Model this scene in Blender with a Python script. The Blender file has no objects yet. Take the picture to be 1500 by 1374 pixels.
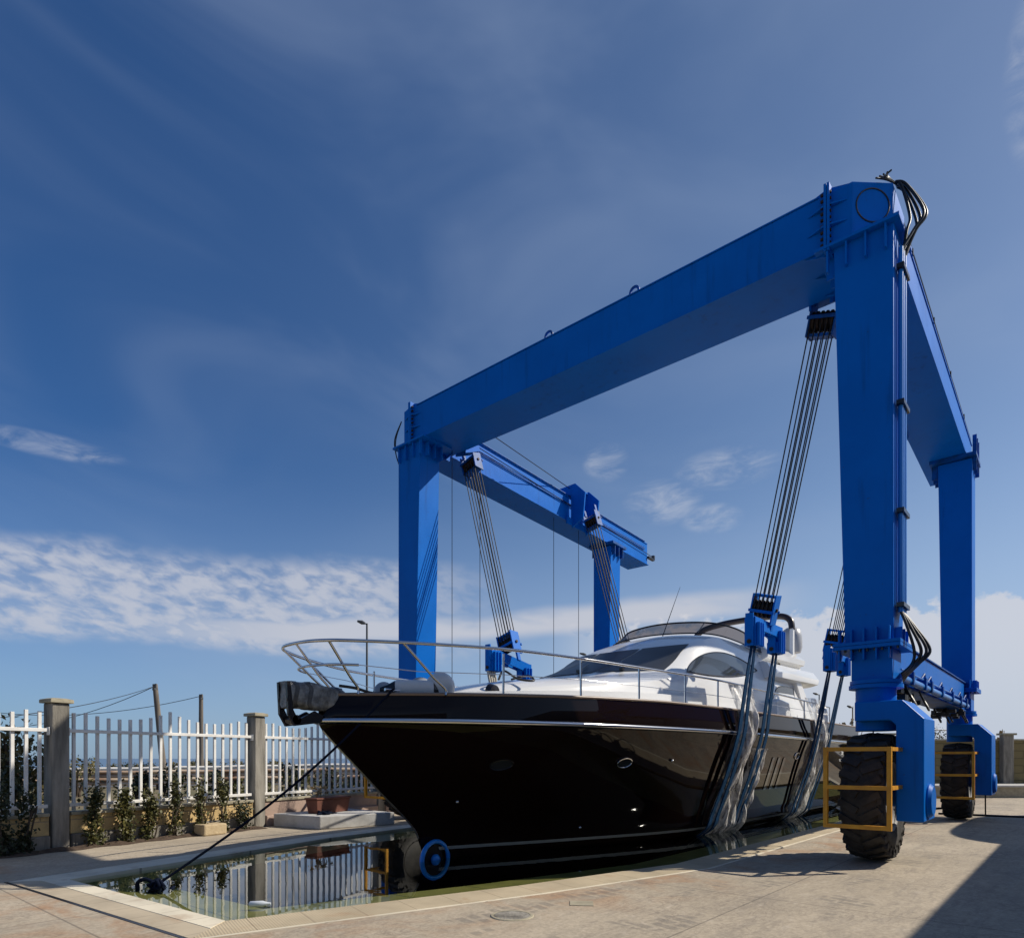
import bpy, bmesh, math, random
from mathutils import Vector, Matrix
R = math.radians
random.seed(7)
scn = bpy.context.scene
col = scn.collection

# ------------------------------------------------------------------ camera, light, sky
YAW = 40.6
cam_d = bpy.data.cameras.new("camera"); cam = bpy.data.objects.new("camera", cam_d); col.objects.link(cam)
cam.location = (0, 0, 1.5); cam.rotation_euler = (R(90), 0, R(YAW))
cam_d.sensor_width = 36; cam_d.lens = 980 / 1500 * 36; cam_d.shift_y = 423 / 1500
cam_d.clip_start = 0.05; cam_d.clip_end = 6000
scn.camera = cam
SUN_EL, SUN_ROT = 40.0, 40.0
sun_d = bpy.data.lights.new("sun", 'SUN'); sun = bpy.data.objects.new("sun", sun_d); col.objects.link(sun)
sun_d.energy = 5.0; sun_d.angle = R(0.5); sun_d.color = (1.0, 0.92, 0.79)
sd = Vector((math.sin(R(SUN_ROT)) * math.cos(R(SUN_EL)), math.cos(R(SUN_ROT)) * math.cos(R(SUN_EL)), math.sin(R(SUN_EL))))
sun.rotation_euler = sd.to_track_quat('Z', 'Y').to_euler()
sun.location = sd * 60
scn.view_settings.view_transform = 'Standard'; scn.view_settings.look = 'None'
scn.view_settings.exposure = 0; scn.view_settings.gamma = 1
scn.cycles.use_denoising = True
scn.cycles.max_bounces = 8; scn.cycles.transparent_max_bounces = 16
scn.cycles.sample_clamp_indirect = 6


class NT:
    """small helper for building node trees"""
    def __init__(s, tree): s.t = tree
    def n(s, typ, **kw):
        n = s.t.nodes.new(typ)
        for k, v in kw.items(): setattr(n, k, v)
        return n
    def lk(s, a, b): s.t.links.new(a, b)
    def put(s, sock, v):
        if isinstance(v, bpy.types.NodeSocket): s.lk(v, sock)
        elif v is not None: sock.default_value = v
    def m(s, op, a, b=None, c=None, clamp=False):
        n = s.n('ShaderNodeMath', operation=op, use_clamp=clamp)
        s.put(n.inputs[0], a); s.put(n.inputs[1], b); s.put(n.inputs[2], c)
        return n.outputs[0]
    def vm(s, op, a, b=None):
        n = s.n('ShaderNodeVectorMath', operation=op); s.put(n.inputs[0], a); s.put(n.inputs[1], b)
        return n.outputs['Value'] if op == 'DOT_PRODUCT' else n.outputs[0]
    def ss(s, x, a, b, lo=0.0, hi=1.0):
        n = s.n('ShaderNodeMapRange', interpolation_type='SMOOTHSTEP')
        s.put(n.inputs[0], x); n.inputs[1].default_value = a; n.inputs[2].default_value = b
        n.inputs[3].default_value = lo; n.inputs[4].default_value = hi
        return n.outputs[0]
    def mix(s, f, a, b, mode='MIX'):
        n = s.n('ShaderNodeMix', data_type='RGBA', blend_type=mode)
        s.put(n.inputs[0], f); s.put(n.inputs[6], a); s.put(n.inputs[7], b)
        return n.outputs[2]
    def noise(s, vec, scale, detail=4, rough=0.55, dist=0.0):
        n = s.n('ShaderNodeTexNoise'); s.put(n.inputs['Vector'], vec); n.inputs['Scale'].default_value = scale
        n.inputs['Detail'].default_value = detail; n.inputs['Roughness'].default_value = rough
        n.inputs['Distortion'].default_value = dist
        return n.outputs[0]
    def xyz(s, x, y, z):
        n = s.n('ShaderNodeCombineXYZ'); s.put(n.inputs[0], x); s.put(n.inputs[1], y); s.put(n.inputs[2], z)
        return n.outputs[0]
    def sep(s, v):
        n = s.n('ShaderNodeSeparateXYZ'); s.put(n.inputs[0], v); return n.outputs


def C4(c): return (c[0], c[1], c[2], 1.0)


world = bpy.data.worlds.new("World"); scn.world = world; world.use_nodes = True
wt = world.node_tree; wt.nodes.clear(); W = NT(wt)
sky = W.n('ShaderNodeTexSky', sky_type='NISHITA'); sky.sun_disc = False
sky.sun_elevation = R(SUN_EL); sky.sun_rotation = R(SUN_ROT); sky.altitude = 0
sky.air_density = 1.0; sky.dust_density = 0.6; sky.ozone_density = 2.0
tc = W.n('ShaderNodeTexCoord').outputs['Generated']
cy, sy = math.cos(R(YAW)), math.sin(R(YAW))
dx = W.vm('DOT_PRODUCT', tc, (cy, sy, 0)); dy = W.vm('DOT_PRODUCT', tc, (-sy, cy, 0)); dz = W.sep(tc)[2]
az = W.m('MULTIPLY', W.m('ARCTAN2', dx, dy), 180 / math.pi)       # degrees, clockwise
el = W.m('MULTIPLY', W.m('ARCSINE', dz), 180 / math.pi)
# the deep polarised blue of the sky away from the sun
pol = W.mix(W.ss(az, -42, 40), C4((0.36, 0.67, 0.98)), C4((0.95, 1.0, 1.02)))
skyc = W.mix(1.0, sky.outputs[0], pol, 'MULTIPLY')
skyc = W.mix(1.0, skyc, C4((0.086, 0.0875, 0.0935)), 'MULTIPLY')
# clouds
wob = W.noise(W.xyz(W.m('MULTIPLY', az, 0.09), W.m('MULTIPLY', el, 0.12), 3.0), 1.0, 3)
elw = W.m('ADD', el, W.m('MULTIPLY', W.m('SUBTRACT', wob, 0.5), 4.0))
cells = W.noise(W.xyz(W.m('ADD', W.m('MULTIPLY', az, 0.50), W.m('MULTIPLY', el, 0.30)), W.m('MULTIPLY', el, 0.95), 1.3), 1.25, 5, 0.52, 0.25)
soft = W.noise(W.xyz(W.m('MULTIPLY', az, 0.10), W.m('MULTIPLY', el, 0.35), 7.7), 1.0, 4, 0.5, 0.3)
top_l = W.m('SUBTRACT', W.m('ADD', 16.2, W.m('MULTIPLY', az, 0.02)), elw)
bandL = W.m('MULTIPLY', W.ss(top_l, -0.6, 1.2), W.ss(elw, 7.9, 9.3))
bandL = W.m('MULTIPLY', bandL, W.ss(az, 2.0, -14.0))
bandL = W.m('MULTIPLY', bandL, W.ss(cells, 0.30, 0.66, 0.18, 1.0))
elq = W.m('ADD', W.m('SUBTRACT', el, W.m('MULTIPLY', W.m('ADD', az, 25.0), 0.055)), W.m('MULTIPLY', W.m('SUBTRACT', wob, 0.5), 1.6))
low = W.m('MULTIPLY', W.ss(elq, 11.4, 10.3), W.ss(elq, 8.4, 9.5))
low = W.m('MULTIPLY', W.m('MULTIPLY', low, W.ss(az, -38, -16)), W.ss(az, 26, 14))
low = W.m('MULTIPLY', low, W.ss(soft, 0.22, 0.50, 0.35, 1.0))
cum_n = W.noise(W.xyz(W.m('MULTIPLY', az, 0.5), W.m('MULTIPLY', el, 0.7), 5.1), 1.0, 6, 0.6)
cum_t = W.m('ADD', 8.4, W.m('MULTIPLY', cum_n, 5.6))
bandR = W.m('MULTIPLY', W.ss(W.m('SUBTRACT', cum_t, el), -0.15, 0.7), W.ss(el, -1.0, 10.5, 0.55, 1.0))
bandR = W.m('MULTIPLY', bandR, W.ss(az, 2, 12))
wis_n = W.noise(W.xyz(W.m('ADD', W.m('MULTIPLY', az, 0.30), W.m('MULTIPLY', el, -0.18)), W.m('MULTIPLY', el, 0.75), 11.4), 1.0, 6, 0.62, 0.5)


def blob(a0, e0, ra, re):
    a = W.m('DIVIDE', W.m('SUBTRACT', az, a0), ra); e = W.m('DIVIDE', W.m('SUBTRACT', el, e0), re)
    return W.ss(W.m('ADD', W.m('MULTIPLY', a, a), W.m('MULTIPLY', e, e)), 1.0, 0.1)


wisp = None
for b in ((17.8, 22.4, 4.6, 1.7), (8.0, 23.6, 2.2, 1.6), (12.7, 20.4, 3.6, 1.9), (16.6, 18.9, 2.8, 1.3), (38.4, 38.5, 2.4, 4.6), (-34.5, 21.0, 5.0, 0.9)):
    v = blob(*b); wisp = v if wisp is None else W.m('MAXIMUM', wisp, v)
wisp = W.m('MULTIPLY', W.m('MULTIPLY', wisp, W.ss(wis_n, 0.34, 0.80)), 0.48)
veil = W.noise(W.xyz(W.m('ADD', W.m('MULTIPLY', az, 0.035), W.m('MULTIPLY', el, 0.03)), W.m('MULTIPLY', el, 0.085), 2.2), 1.0, 4, 0.5, 0.6)
veil = W.m('MULTIPLY', W.ss(veil, 0.38, 0.85), 0.24)
haze = W.m('MULTIPLY', W.ss(el, 24, -2), W.ss(az, -45, 35, 0.46, 0.88))
skyc = W.mix(haze, skyc, C4((0.38, 0.49, 0.68)))
skyc = W.mix(veil, skyc, C4((0.36, 0.45, 0.62)))
cl = W.m('MULTIPLY', W.m('MAXIMUM', bandL, W.m('MULTIPLY', low, 1.12)), 0.80)
skyc = W.mix(cl, skyc, C4((0.55, 0.57, 0.64)))
skyc = W.mix(W.m('MULTIPLY', bandR, 0.72), skyc, C4((0.66, 0.66, 0.70)))
skyc = W.mix(wisp, skyc, C4((0.60, 0.63, 0.70)))
bg = W.n('ShaderNodeBackground'); W.lk(skyc, bg.inputs[0]); bg.inputs[1].default_value = 1.0
wo = W.n('ShaderNodeOutputWorld'); W.lk(bg.outputs[0], wo.inputs[0])

# ------------------------------------------------------------------ helpers


class MB:
    def __init__(s): s.v = []; s.f = []
    def add(s, vs, fs):
        o = len(s.v); s.v += [tuple(p) for p in vs]; s.f += [tuple(i + o for i in f) for f in fs]; return s
    def boxmm(s, x0, x1, y0, y1, z0, z1):
        vs = [(x0, y0, z0), (x1, y0, z0), (x1, y1, z0), (x0, y1, z0), (x0, y0, z1), (x1, y0, z1), (x1, y1, z1), (x0, y1, z1)]
        return s.add(vs, [(3, 2, 1, 0), (4, 5, 6, 7), (0, 1, 5, 4), (1, 2, 6, 5), (2, 3, 7, 6), (3, 0, 4, 7)])
    def box(s, c, sz, rot=None):
        c = Vector(c); h = [k / 2 for k in sz]; m = rot or Matrix.Identity(3)
        vs = [c + m @ Vector((a * h[0], b * h[1], d * h[2])) for d in (-1, 1) for a, b in ((-1, -1), (1, -1), (1, 1), (-1, 1))]
        return s.add(vs, [(3, 2, 1, 0), (4, 5, 6, 7), (0, 1, 5, 4), (1, 2, 6, 5), (2, 3, 7, 6), (3, 0, 4, 7)])
    def frustum(s, a, b):
        """a, b: (x0,x1,y0,y1,z) bottom and top rectangles"""
        vs = []
        for q in (a, b): vs += [(q[0], q[2], q[4]), (q[1], q[2], q[4]), (q[1], q[3], q[4]), (q[0], q[3], q[4])]
        return s.add(vs, [(3, 2, 1, 0), (4, 5, 6, 7), (0, 1, 5, 4), (1, 2, 6, 5), (2, 3, 7, 6), (3, 0, 4, 7)])
    def prism(s, poly, axis, a0, a1):
        n = len(poly)
        def P(p, a):
            return {'x': (a, p[0], p[1]), 'y': (p[0], a, p[1]), 'z': (p[0], p[1], a)}[axis]
        vs = [P(p, a0) for p in poly] + [P(p, a1) for p in poly]
        fs = [tuple(range(n))[::-1], tuple(range(n, 2 * n))] + [(i, (i + 1) % n, n + (i + 1) % n, n + i) for i in range(n)]
        return s.add(vs, fs)
    def tube(s, pts, r, n=8, caps=True, closed=False):
        pts = [Vector(p) for p in pts]; m = len(pts); rr = r if isinstance(r, (list, tuple)) else [r] * m
        up = None; rings = []
        for i, p in enumerate(pts):
            if closed: d = pts[(i + 1) % m] - pts[i - 1]
            else: d = pts[min(i + 1, m - 1)] - pts[max(i - 1, 0)]
            if d.length < 1e-9: d = Vector((0, 0, 1))
            d.normalize()
            if up is None: up = Vector((0, 0, 1)) if abs(d.z) < 0.9 else Vector((1, 0, 0))
            a = d.cross(up)
            if a.length < 1e-6: a = d.cross(Vector((1, 0, 0)))
            a.normalize(); b = a.cross(d).normalized(); up = b
            rings.append([p + (a * math.cos(2 * math.pi * k / n) + b * math.sin(2 * math.pi * k / n)) * rr[i] for k in range(n)])
        vs = [q for ring in rings for q in ring]; fs = []
        for i in range(m if closed else m - 1):
            j = (i + 1) % m
            for k in range(n):
                fs.append((i * n + k, i * n + (k + 1) % n, j * n + (k + 1) % n, j * n + k))
        if caps and not closed: fs += [tuple(range(n))[::-1], tuple((m - 1) * n + k for k in range(n))]
        return s.add(vs, fs)
    def lathe(s, prof, org, axis='z', n=32, closed=False):
        """prof: (radius, height along axis)"""
        vs = []
        for r, h in prof:
            for k in range(n):
                a = 2 * math.pi * k / n; c, d = r * math.cos(a), r * math.sin(a)
                q = {'z': (c, d, h), 'x': (h, c, d), 'y': (d, h, c)}[axis]
                vs.append((org[0] + q[0], org[1] + q[1], org[2] + q[2]))
        m = len(prof); fs = []
        for i in range(m if closed else m - 1):
            j = (i + 1) % m
            for k in range(n): fs.append((i * n + k, i * n + (k + 1) % n, j * n + (k + 1) % n, j * n + k))
        return s.add(vs, fs)
    def ball(s, c, r, n=20, m=12, zmin=-1.0):
        r = r if isinstance(r, (tuple, list)) else (r, r, r)
        a0 = math.asin(zmin); vs = []; fs = []
        for i in range(m + 1):
            t = a0 + (math.pi / 2 - a0) * i / m
            for k in range(n):
                a = 2 * math.pi * k / n
                vs.append((c[0] + r[0] * math.cos(t) * math.cos(a), c[1] + r[1] * math.cos(t) * math.sin(a), c[2] + r[2] * math.sin(t)))
        for i in range(m):
            for k in range(n): fs.append((i * n + k, i * n + (k + 1) % n, (i + 1) * n + (k + 1) % n, (i + 1) * n + k))
        return s.add(vs, fs)
    def grid(s, fn, nu, nv):
        vs = [fn(i / nu, j / nv) for i in range(nu + 1) for j in range(nv + 1)]
        fs = [(i * (nv + 1) + j, (i + 1) * (nv + 1) + j, (i + 1) * (nv + 1) + j + 1, i * (nv + 1) + j + 1) for i in range(nu) for j in range(nv)]
        return s.add(vs, fs)
    def leaf(s, p, size, rng, flat=0.0):
        d = Vector((rng.gauss(0, 1), rng.gauss(0, 1), rng.gauss(0, 1) * (1 - flat))).normalized()
        e = Vector((rng.gauss(0, 1), rng.gauss(0, 1), rng.gauss(0, 1)))
        e = (e - d * e.dot(d)).normalized(); p = Vector(p); L = size * rng.uniform(0.6, 1.3); w = L * 0.36
        return s.add([p - d * L * 0.5, p + e * w, p + d * L * 0.5, p - e * w], [(0, 1, 2, 3)])
    def build(s, name, mat, parent=None, org=(0, 0, 0), smooth=None, bevel=0.0, weld=False):
        me = bpy.data.meshes.new(name)
        me.from_pydata([(v[0] - org[0], v[1] - org[1], v[2] - org[2]) for v in s.v], [], s.f)
        bm = bmesh.new(); bm.from_mesh(me)
        if weld: bmesh.ops.remove_doubles(bm, verts=bm.verts, dist=1e-5)
        bmesh.ops.recalc_face_normals(bm, faces=bm.faces)
        bm.to_mesh(me); bm.free()
        o = bpy.data.objects.new(name, me); col.objects.link(o)
        if parent is not None: o.parent = parent
        else: o.location = org
        me.materials.append(mat)
        if smooth is not None:
            for p in me.polygons: p.use_smooth = True
            if smooth < 179:
                me.set_sharp_from_angle(angle=R(smooth))
        if bevel:
            b = o.modifiers.new("bevel", 'BEVEL'); b.width = bevel; b.segments = 2; b.limit_method = 'ANGLE'; b.angle_limit = R(50)
        return o


def tag(o, label=None, cat=None, group=None, kind=None):
    if label: o["label"] = label
    if cat: o["category"] = cat
    if group: o["group"] = group
    if kind: o["kind"] = kind
    return o


def thing(name, loc, label, cat, group=None, rz=0.0):
    o = bpy.data.objects.new(name, None); col.objects.link(o); o.empty_display_size = 0.3
    o.location = loc; o.rotation_euler = (0, 0, rz)
    return tag(o, label, cat, group)


def copy_tree(o, parent=None):
    c = o.copy(); col.objects.link(c)
    if parent is not None: c.parent = parent
    for ch in list(o.children): copy_tree(ch, c)
    return c


def interp(tab, x):
    if x <= tab[0][0]: return tab[0][1]
    for (a, b), (c, d) in zip(tab, tab[1:]):
        if x <= c: return b + (d - b) * (x - a) / (c - a)
    return tab[-1][1]


def sinterp(tab, x):
    """smooth (Catmull-Rom) table lookup"""
    if x <= tab[0][0]: return tab[0][1]
    if x >= tab[-1][0]: return tab[-1][1]
    for i in range(len(tab) - 1):
        x1, y1 = tab[i]; x2, y2 = tab[i + 1]
        if x <= x2:
            x0, y0 = tab[max(i - 1, 0)]; x3, y3 = tab[min(i + 2, len(tab) - 1)]
            m1 = (y2 - y0) / (x2 - x0); m2 = (y3 - y1) / (x3 - x1); h = x2 - x1; t = (x - x1) / h
            return ((2 * t ** 3 - 3 * t * t + 1) * y1 + (t ** 3 - 2 * t * t + t) * h * m1 + (-2 * t ** 3 + 3 * t * t) * y2 + (t ** 3 - t * t) * h * m2)


def spline(pts, k=6):
    pts = [Vector(p) for p in pts]; out = []
    for i in range(len(pts) - 1):
        p0 = pts[max(i - 1, 0)]; p1 = pts[i]; p2 = pts[i + 1]; p3 = pts[min(i + 2, len(pts) - 1)]
        for j in range(k):
            t = j / k
            out.append(0.5 * ((2 * p1) + (p2 - p0) * t + (2 * p0 - 5 * p1 + 4 * p2 - p3) * t * t + (3 * p1 - p0 - 3 * p2 + p3) * t ** 3))
    return out + [pts[-1]]


def c2w(xc, yc, z=0.0):
    """metres right of / ahead of the camera -> scene"""
    return Vector((xc * cy - yc * sy, xc * sy + yc * cy, z))

# ------------------------------------------------------------------ materials


def mat(name, c, rough=0.5, metal=0.0, c2=None, vscale=3.0, vamt=0.5, bump=0.0, bscale=20.0, coat=0.0, spec=0.5, stretch=None, rvar=0.0):
    m = bpy.data.materials.new(name); m.use_nodes = True; t = NT(m.node_tree)
    b = m.node_tree.nodes['Principled BSDF']
    b.inputs['Base Color'].default_value = C4(c); b.inputs['Roughness'].default_value = rough
    b.inputs['Metallic'].default_value = metal; b.inputs['Specular IOR Level'].default_value = spec
    b.inputs['Coat Weight'].default_value = coat; b.inputs['Coat Roughness'].default_value = 0.06
    pos = t.n('ShaderNodeNewGeometry').outputs['Position']
    if stretch: pos = t.vm('MULTIPLY', pos, stretch)
    if c2 is not None:
        f = t.ss(t.noise(pos, vscale, 5, 0.6), 0.5 - vamt * 0.4, 0.5 + vamt * 0.4)
        t.lk(t.mix(f, C4(c), C4(c2)), b.inputs['Base Color'])
    if rvar:
        t.lk(t.m('ADD', rough, t.m('MULTIPLY', t.m('SUBTRACT', t.noise(pos, vscale * 2, 4), 0.5), rvar * 2)), b.inputs['Roughness'])
    if bump:
        bn = t.n('ShaderNodeBump'); bn.inputs['Strength'].default_value = bump; bn.inputs['Distance'].default_value = 0.02
        t.lk(t.noise(pos, bscale, 4, 0.6), bn.inputs['Height']); t.lk(bn.outputs[0], b.inputs['Normal'])
    return m


M = {}
M['blue'] = mat("blue_paint", (0.0002, 0.132, 0.53), 0.42, c2=(0.0004, 0.150, 0.59), vscale=0.9, rvar=0.08, spec=0.10)
def grime(m):
    t = NT(m.node_tree); b = m.node_tree.nodes['Principled BSDF']; pos = t.n('ShaderNodeNewGeometry').outputs['Position']
    src = b.inputs['Base Color'].links[0].from_socket
    st = t.noise(t.vm('MULTIPLY', pos, (7, 7, 0.5)), 1.0, 5, 0.65); sp = t.noise(pos, 16, 3, 0.6); pat = t.noise(pos, 0.8, 3, 0.5)
    c = t.mix(t.m('MULTIPLY', t.m('MULTIPLY', t.ss(st, 0.52, 0.74), t.ss(pat, 0.40, 0.62)), 0.40), src, C4((0.004, 0.050, 0.20)))
    c = t.mix(t.m('MULTIPLY', t.ss(sp, 0.70, 0.76), 0.5), c, C4((0.045, 0.035, 0.04)))
    t.lk(c, b.inputs['Base Color'])
grime(M['blue'])
M['blue_d'] = mat("blue_paint_worn", (0.001, 0.095, 0.40), 0.5, c2=(0.006, 0.06, 0.20), vscale=5.0, vamt=0.35, spec=0.2)
M['yellow'] = mat("yellow_paint", (0.72, 0.34, 0.012), 0.5, c2=(0.58, 0.25, 0.01), vscale=6)
M['rubber'] = mat("tyre_rubber", (0.016, 0.015, 0.014), 0.8, c2=(0.045, 0.04, 0.034), vscale=5, bump=0.25, bscale=30)
M['black'] = mat("black_hose", (0.012, 0.012, 0.013), 0.45)
M['steel'] = mat("galvanised_steel", (0.55, 0.56, 0.57), 0.35, 1.0, rvar=0.1)
M['chrome'] = mat("stainless_rail", (0.62, 0.62, 0.63), 0.16, 1.0)
M['rimm'] = mat("grey_rim", (0.22, 0.22, 0.22), 0.5)
M['wire'] = mat("greasy_wire_rope", (0.014, 0.013, 0.014), 0.6)
M['rust'] = mat("rusty_sheave", (0.06, 0.032, 0.02), 0.7, 0.3, c2=(0.02, 0.015, 0.012), vscale=12)
M['pipe'] = mat("blue_pipe", (0.01, 0.19, 0.60), 0.3)
M['ring'] = mat("bright_blue_antifouling", (0.01, 0.24, 0.75), 0.3)
M['hull'] = mat("black_gelcoat", (0.0095, 0.0052, 0.0042), 0.022, spec=0.22)
M['white'] = mat("white_gelcoat", (0.80, 0.80, 0.79), 0.22, c2=(0.76, 0.76, 0.74), vscale=0.8, coat=0.4)
M['deckw'] = mat("white_deck", (0.74, 0.73, 0.70), 0.5, c2=(0.66, 0.64, 0.60), vscale=4)
M['teak'] = mat("teak_trim", (0.22, 0.16, 0.12), 0.4)
M['stripe'] = mat("pale_stripe", (0.20, 0.225, 0.22), 0.4)
M['dark'] = mat("dark_trim", (0.012, 0.010, 0.011), 0.25)
M['archd'] = mat("dark_arch", (0.030, 0.018, 0.018), 0.3)
M['fabric'] = mat("grey_wrap", (0.075, 0.077, 0.078), 0.42, c2=(0.04, 0.04, 0.042), vscale=7, bump=0.6, bscale=14)
M['silver'] = mat("silver_wrap", (0.26, 0.27, 0.27), 0.32, c2=(0.07, 0.072, 0.074), vscale=9, bump=0.7, bscale=16)
M['fender'] = mat("white_vinyl", (0.70, 0.69, 0.67), 0.35, c2=(0.60, 0.59, 0.57), vscale=3)
M['greyv'] = mat("grey_vinyl", (0.30, 0.31, 0.33), 0.4)
M['navy'] = mat("navy_rope", (0.006, 0.010, 0.024), 1.0, spec=0.1, bump=0.6, bscale=60)
M['sling'] = mat("blue_webbing", (0.004, 0.048, 0.125), 0.9, c2=(0.004, 0.028, 0.075), spec=0.1, vscale=14, bump=0.4, bscale=70)
M['slingw'] = mat("white_webbing", (0.55, 0.52, 0.44), 0.8, c2=(0.35, 0.32, 0.27), vscale=9)
M['conc_post'] = mat("weathered_concrete", (0.34, 0.315, 0.27), 0.92, c2=(0.12, 0.11, 0.092), vscale=6.0, vamt=0.6, bump=0.6, bscale=40, stretch=(1, 1, 0.16))
M['conc_cap'] = mat("cap_concrete", (0.40, 0.36, 0.26), 0.9, c2=(0.28, 0.25, 0.18), vscale=6)
M['picket'] = mat("white_painted_metal", (0.78, 0.77, 0.74), 0.45, c2=(0.68, 0.66, 0.62), vscale=5)
M['plinth'] = mat("white_plinth", (0.55, 0.545, 0.53), 0.85, c2=(0.40, 0.39, 0.37), vscale=3, bump=0.2)
M['stucco'] = mat("pinkish_stucco", (0.42, 0.30, 0.24), 0.9, c2=(0.34, 0.25, 0.20), vscale=4, bump=0.3)
M['terra'] = mat("terracotta", (0.17, 0.062, 0.04), 0.85, c2=(0.12, 0.045, 0.03), vscale=6)  # darkened to carry the shade the planter stands in
M['soil'] = mat("garden_soil", (0.05, 0.032, 0.022), 1.0, c2=(0.09, 0.06, 0.04), vscale=9, bump=0.8, bscale=25)
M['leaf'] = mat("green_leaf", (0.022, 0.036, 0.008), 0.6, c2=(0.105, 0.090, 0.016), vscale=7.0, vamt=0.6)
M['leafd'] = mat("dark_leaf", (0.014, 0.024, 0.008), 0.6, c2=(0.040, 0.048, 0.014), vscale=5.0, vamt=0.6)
M['leafo'] = mat("olive_leaf", (0.16, 0.13, 0.045), 0.65, c2=(0.055, 0.06, 0.022), vscale=3.5, vamt=0.6)
M['reed'] = mat("dry_reed", (0.30, 0.23, 0.13), 0.8)
M['bark'] = mat("bark", (0.07, 0.05, 0.035), 0.9, bump=0.8, bscale=30)
M['wood'] = mat("old_pole_wood", (0.20, 0.17, 0.14), 0.9, c2=(0.11, 0.095, 0.08), vscale=3, stretch=(4, 4, 0.4))
M['rail_w'] = mat("pale_guardrail", (0.80, 0.78, 0.73), 0.5, c2=(0.66, 0.62, 0.56), vscale=1.2)
M['rail_t'] = mat("tan_guardrail", (0.62, 0.50, 0.36), 0.6, c2=(0.22, 0.11, 0.06), vscale=0.6, vamt=0.5)
M['asph'] = mat("asphalt", (0.11, 0.105, 0.10), 0.9, c2=(0.08, 0.076, 0.072), vscale=0.8)
M['tan'] = mat("tuff_stone", (0.50, 0.40, 0.25), 0.9, c2=(0.42, 0.32, 0.19), vscale=8, bump=0.4)
M['lampg'] = mat("lamp_grey", (0.10, 0.105, 0.11), 0.5, 0.3)
M['radome'] = mat("radome_grey", (0.42, 0.43, 0.45), 0.35)
M['bottle'] = mat("pale_plastic", (0.62, 0.66, 0.70), 0.25)
M['blocker'] = mat("sun_blocker_grey", (0.32, 0.33, 0.34), 0.6)  # plain grey of the unseen blocks added to cast shade
M['letter'] = mat("letter_white", (0.8, 0.8, 0.78), 0.4)


def glassy(name, tint, rough, tr, ior=1.45):
    m = bpy.data.materials.new(name); m.use_nodes = True; t = NT(m.node_tree); m.node_tree.nodes.clear()
    tb = t.n('ShaderNodeBsdfTransparent'); tb.inputs[0].default_value = C4(tr)
    gl = t.n('ShaderNodeBsdfPrincipled'); gl.inputs['Base Color'].default_value = C4(tint); gl.inputs['Roughness'].default_value = rough
    return m, t, tb, gl


def make_tinted(name, tint, rough, tr, fac):
    m, t, tb, gl = glassy(name, tint, rough, tr)
    fr = t.n('ShaderNodeLayerWeight'); fr.inputs[0].default_value = 0.5
    f = t.m('ADD', fac, t.m('MULTIPLY', fr.outputs['Fresnel'], 0.6), clamp=True)
    mx = t.n('ShaderNodeMixShader'); t.lk(f, mx.inputs[0]); t.lk(tb.outputs[0], mx.inputs[1]); t.lk(gl.outputs[0], mx.inputs[2])
    o = t.n('ShaderNodeOutputMaterial'); t.lk(mx.outputs[0], o.inputs[0])
    return m


M['smoke'] = make_tinted("smoked_acrylic", (0.05, 0.045, 0.045), 0.06, (0.42, 0.38, 0.37), 0.15)
M['glass'] = mat("dark_window_glass", (0.022, 0.027, 0.033), 0.03, spec=0.5)
M['screen'] = mat("dark_screen_mesh", (0.030, 0.034, 0.042), 0.35, spec=0.25)
M['glassl'] = mat("grey_window_glass", (0.045, 0.055, 0.065), 0.05, spec=0.7)


def make_film():
    m, t, tb, gl = glassy("clear_plastic_film", (0.86, 0.84, 0.81), 0.3, (0.93, 0.93, 0.93))
    pos = t.n('ShaderNodeNewGeometry').outputs['Position']
    ns = t.noise(t.vm('MULTIPLY', pos, (5, 5, 1.6)), 1.6, 5, 0.65, 0.6)
    lw = t.n('ShaderNodeLayerWeight'); lw.inputs[0].default_value = 0.35
    f = t.m('ADD', t.ss(ns, 0.38, 0.64, 0.16, 0.86), t.m('MULTIPLY', lw.outputs['Facing'], 0.35), clamp=True)
    bn = t.n('ShaderNodeBump'); bn.inputs['Strength'].default_value = 0.9; bn.inputs['Distance'].default_value = 0.05
    t.lk(t.noise(t.vm('MULTIPLY', pos, (6, 6, 2)), 2.2, 4, 0.6, 0.8), bn.inputs['Height']); t.lk(bn.outputs[0], gl.inputs['Normal'])
    mx = t.n('ShaderNodeMixShader'); t.lk(f, mx.inputs[0]); t.lk(tb.outputs[0], mx.inputs[1]); t.lk(gl.outputs[0], mx.inputs[2])
    o = t.n('ShaderNodeOutputMaterial'); t.lk(mx.outputs[0], o.inputs[0])
    return m


M['film'] = make_film()


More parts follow.
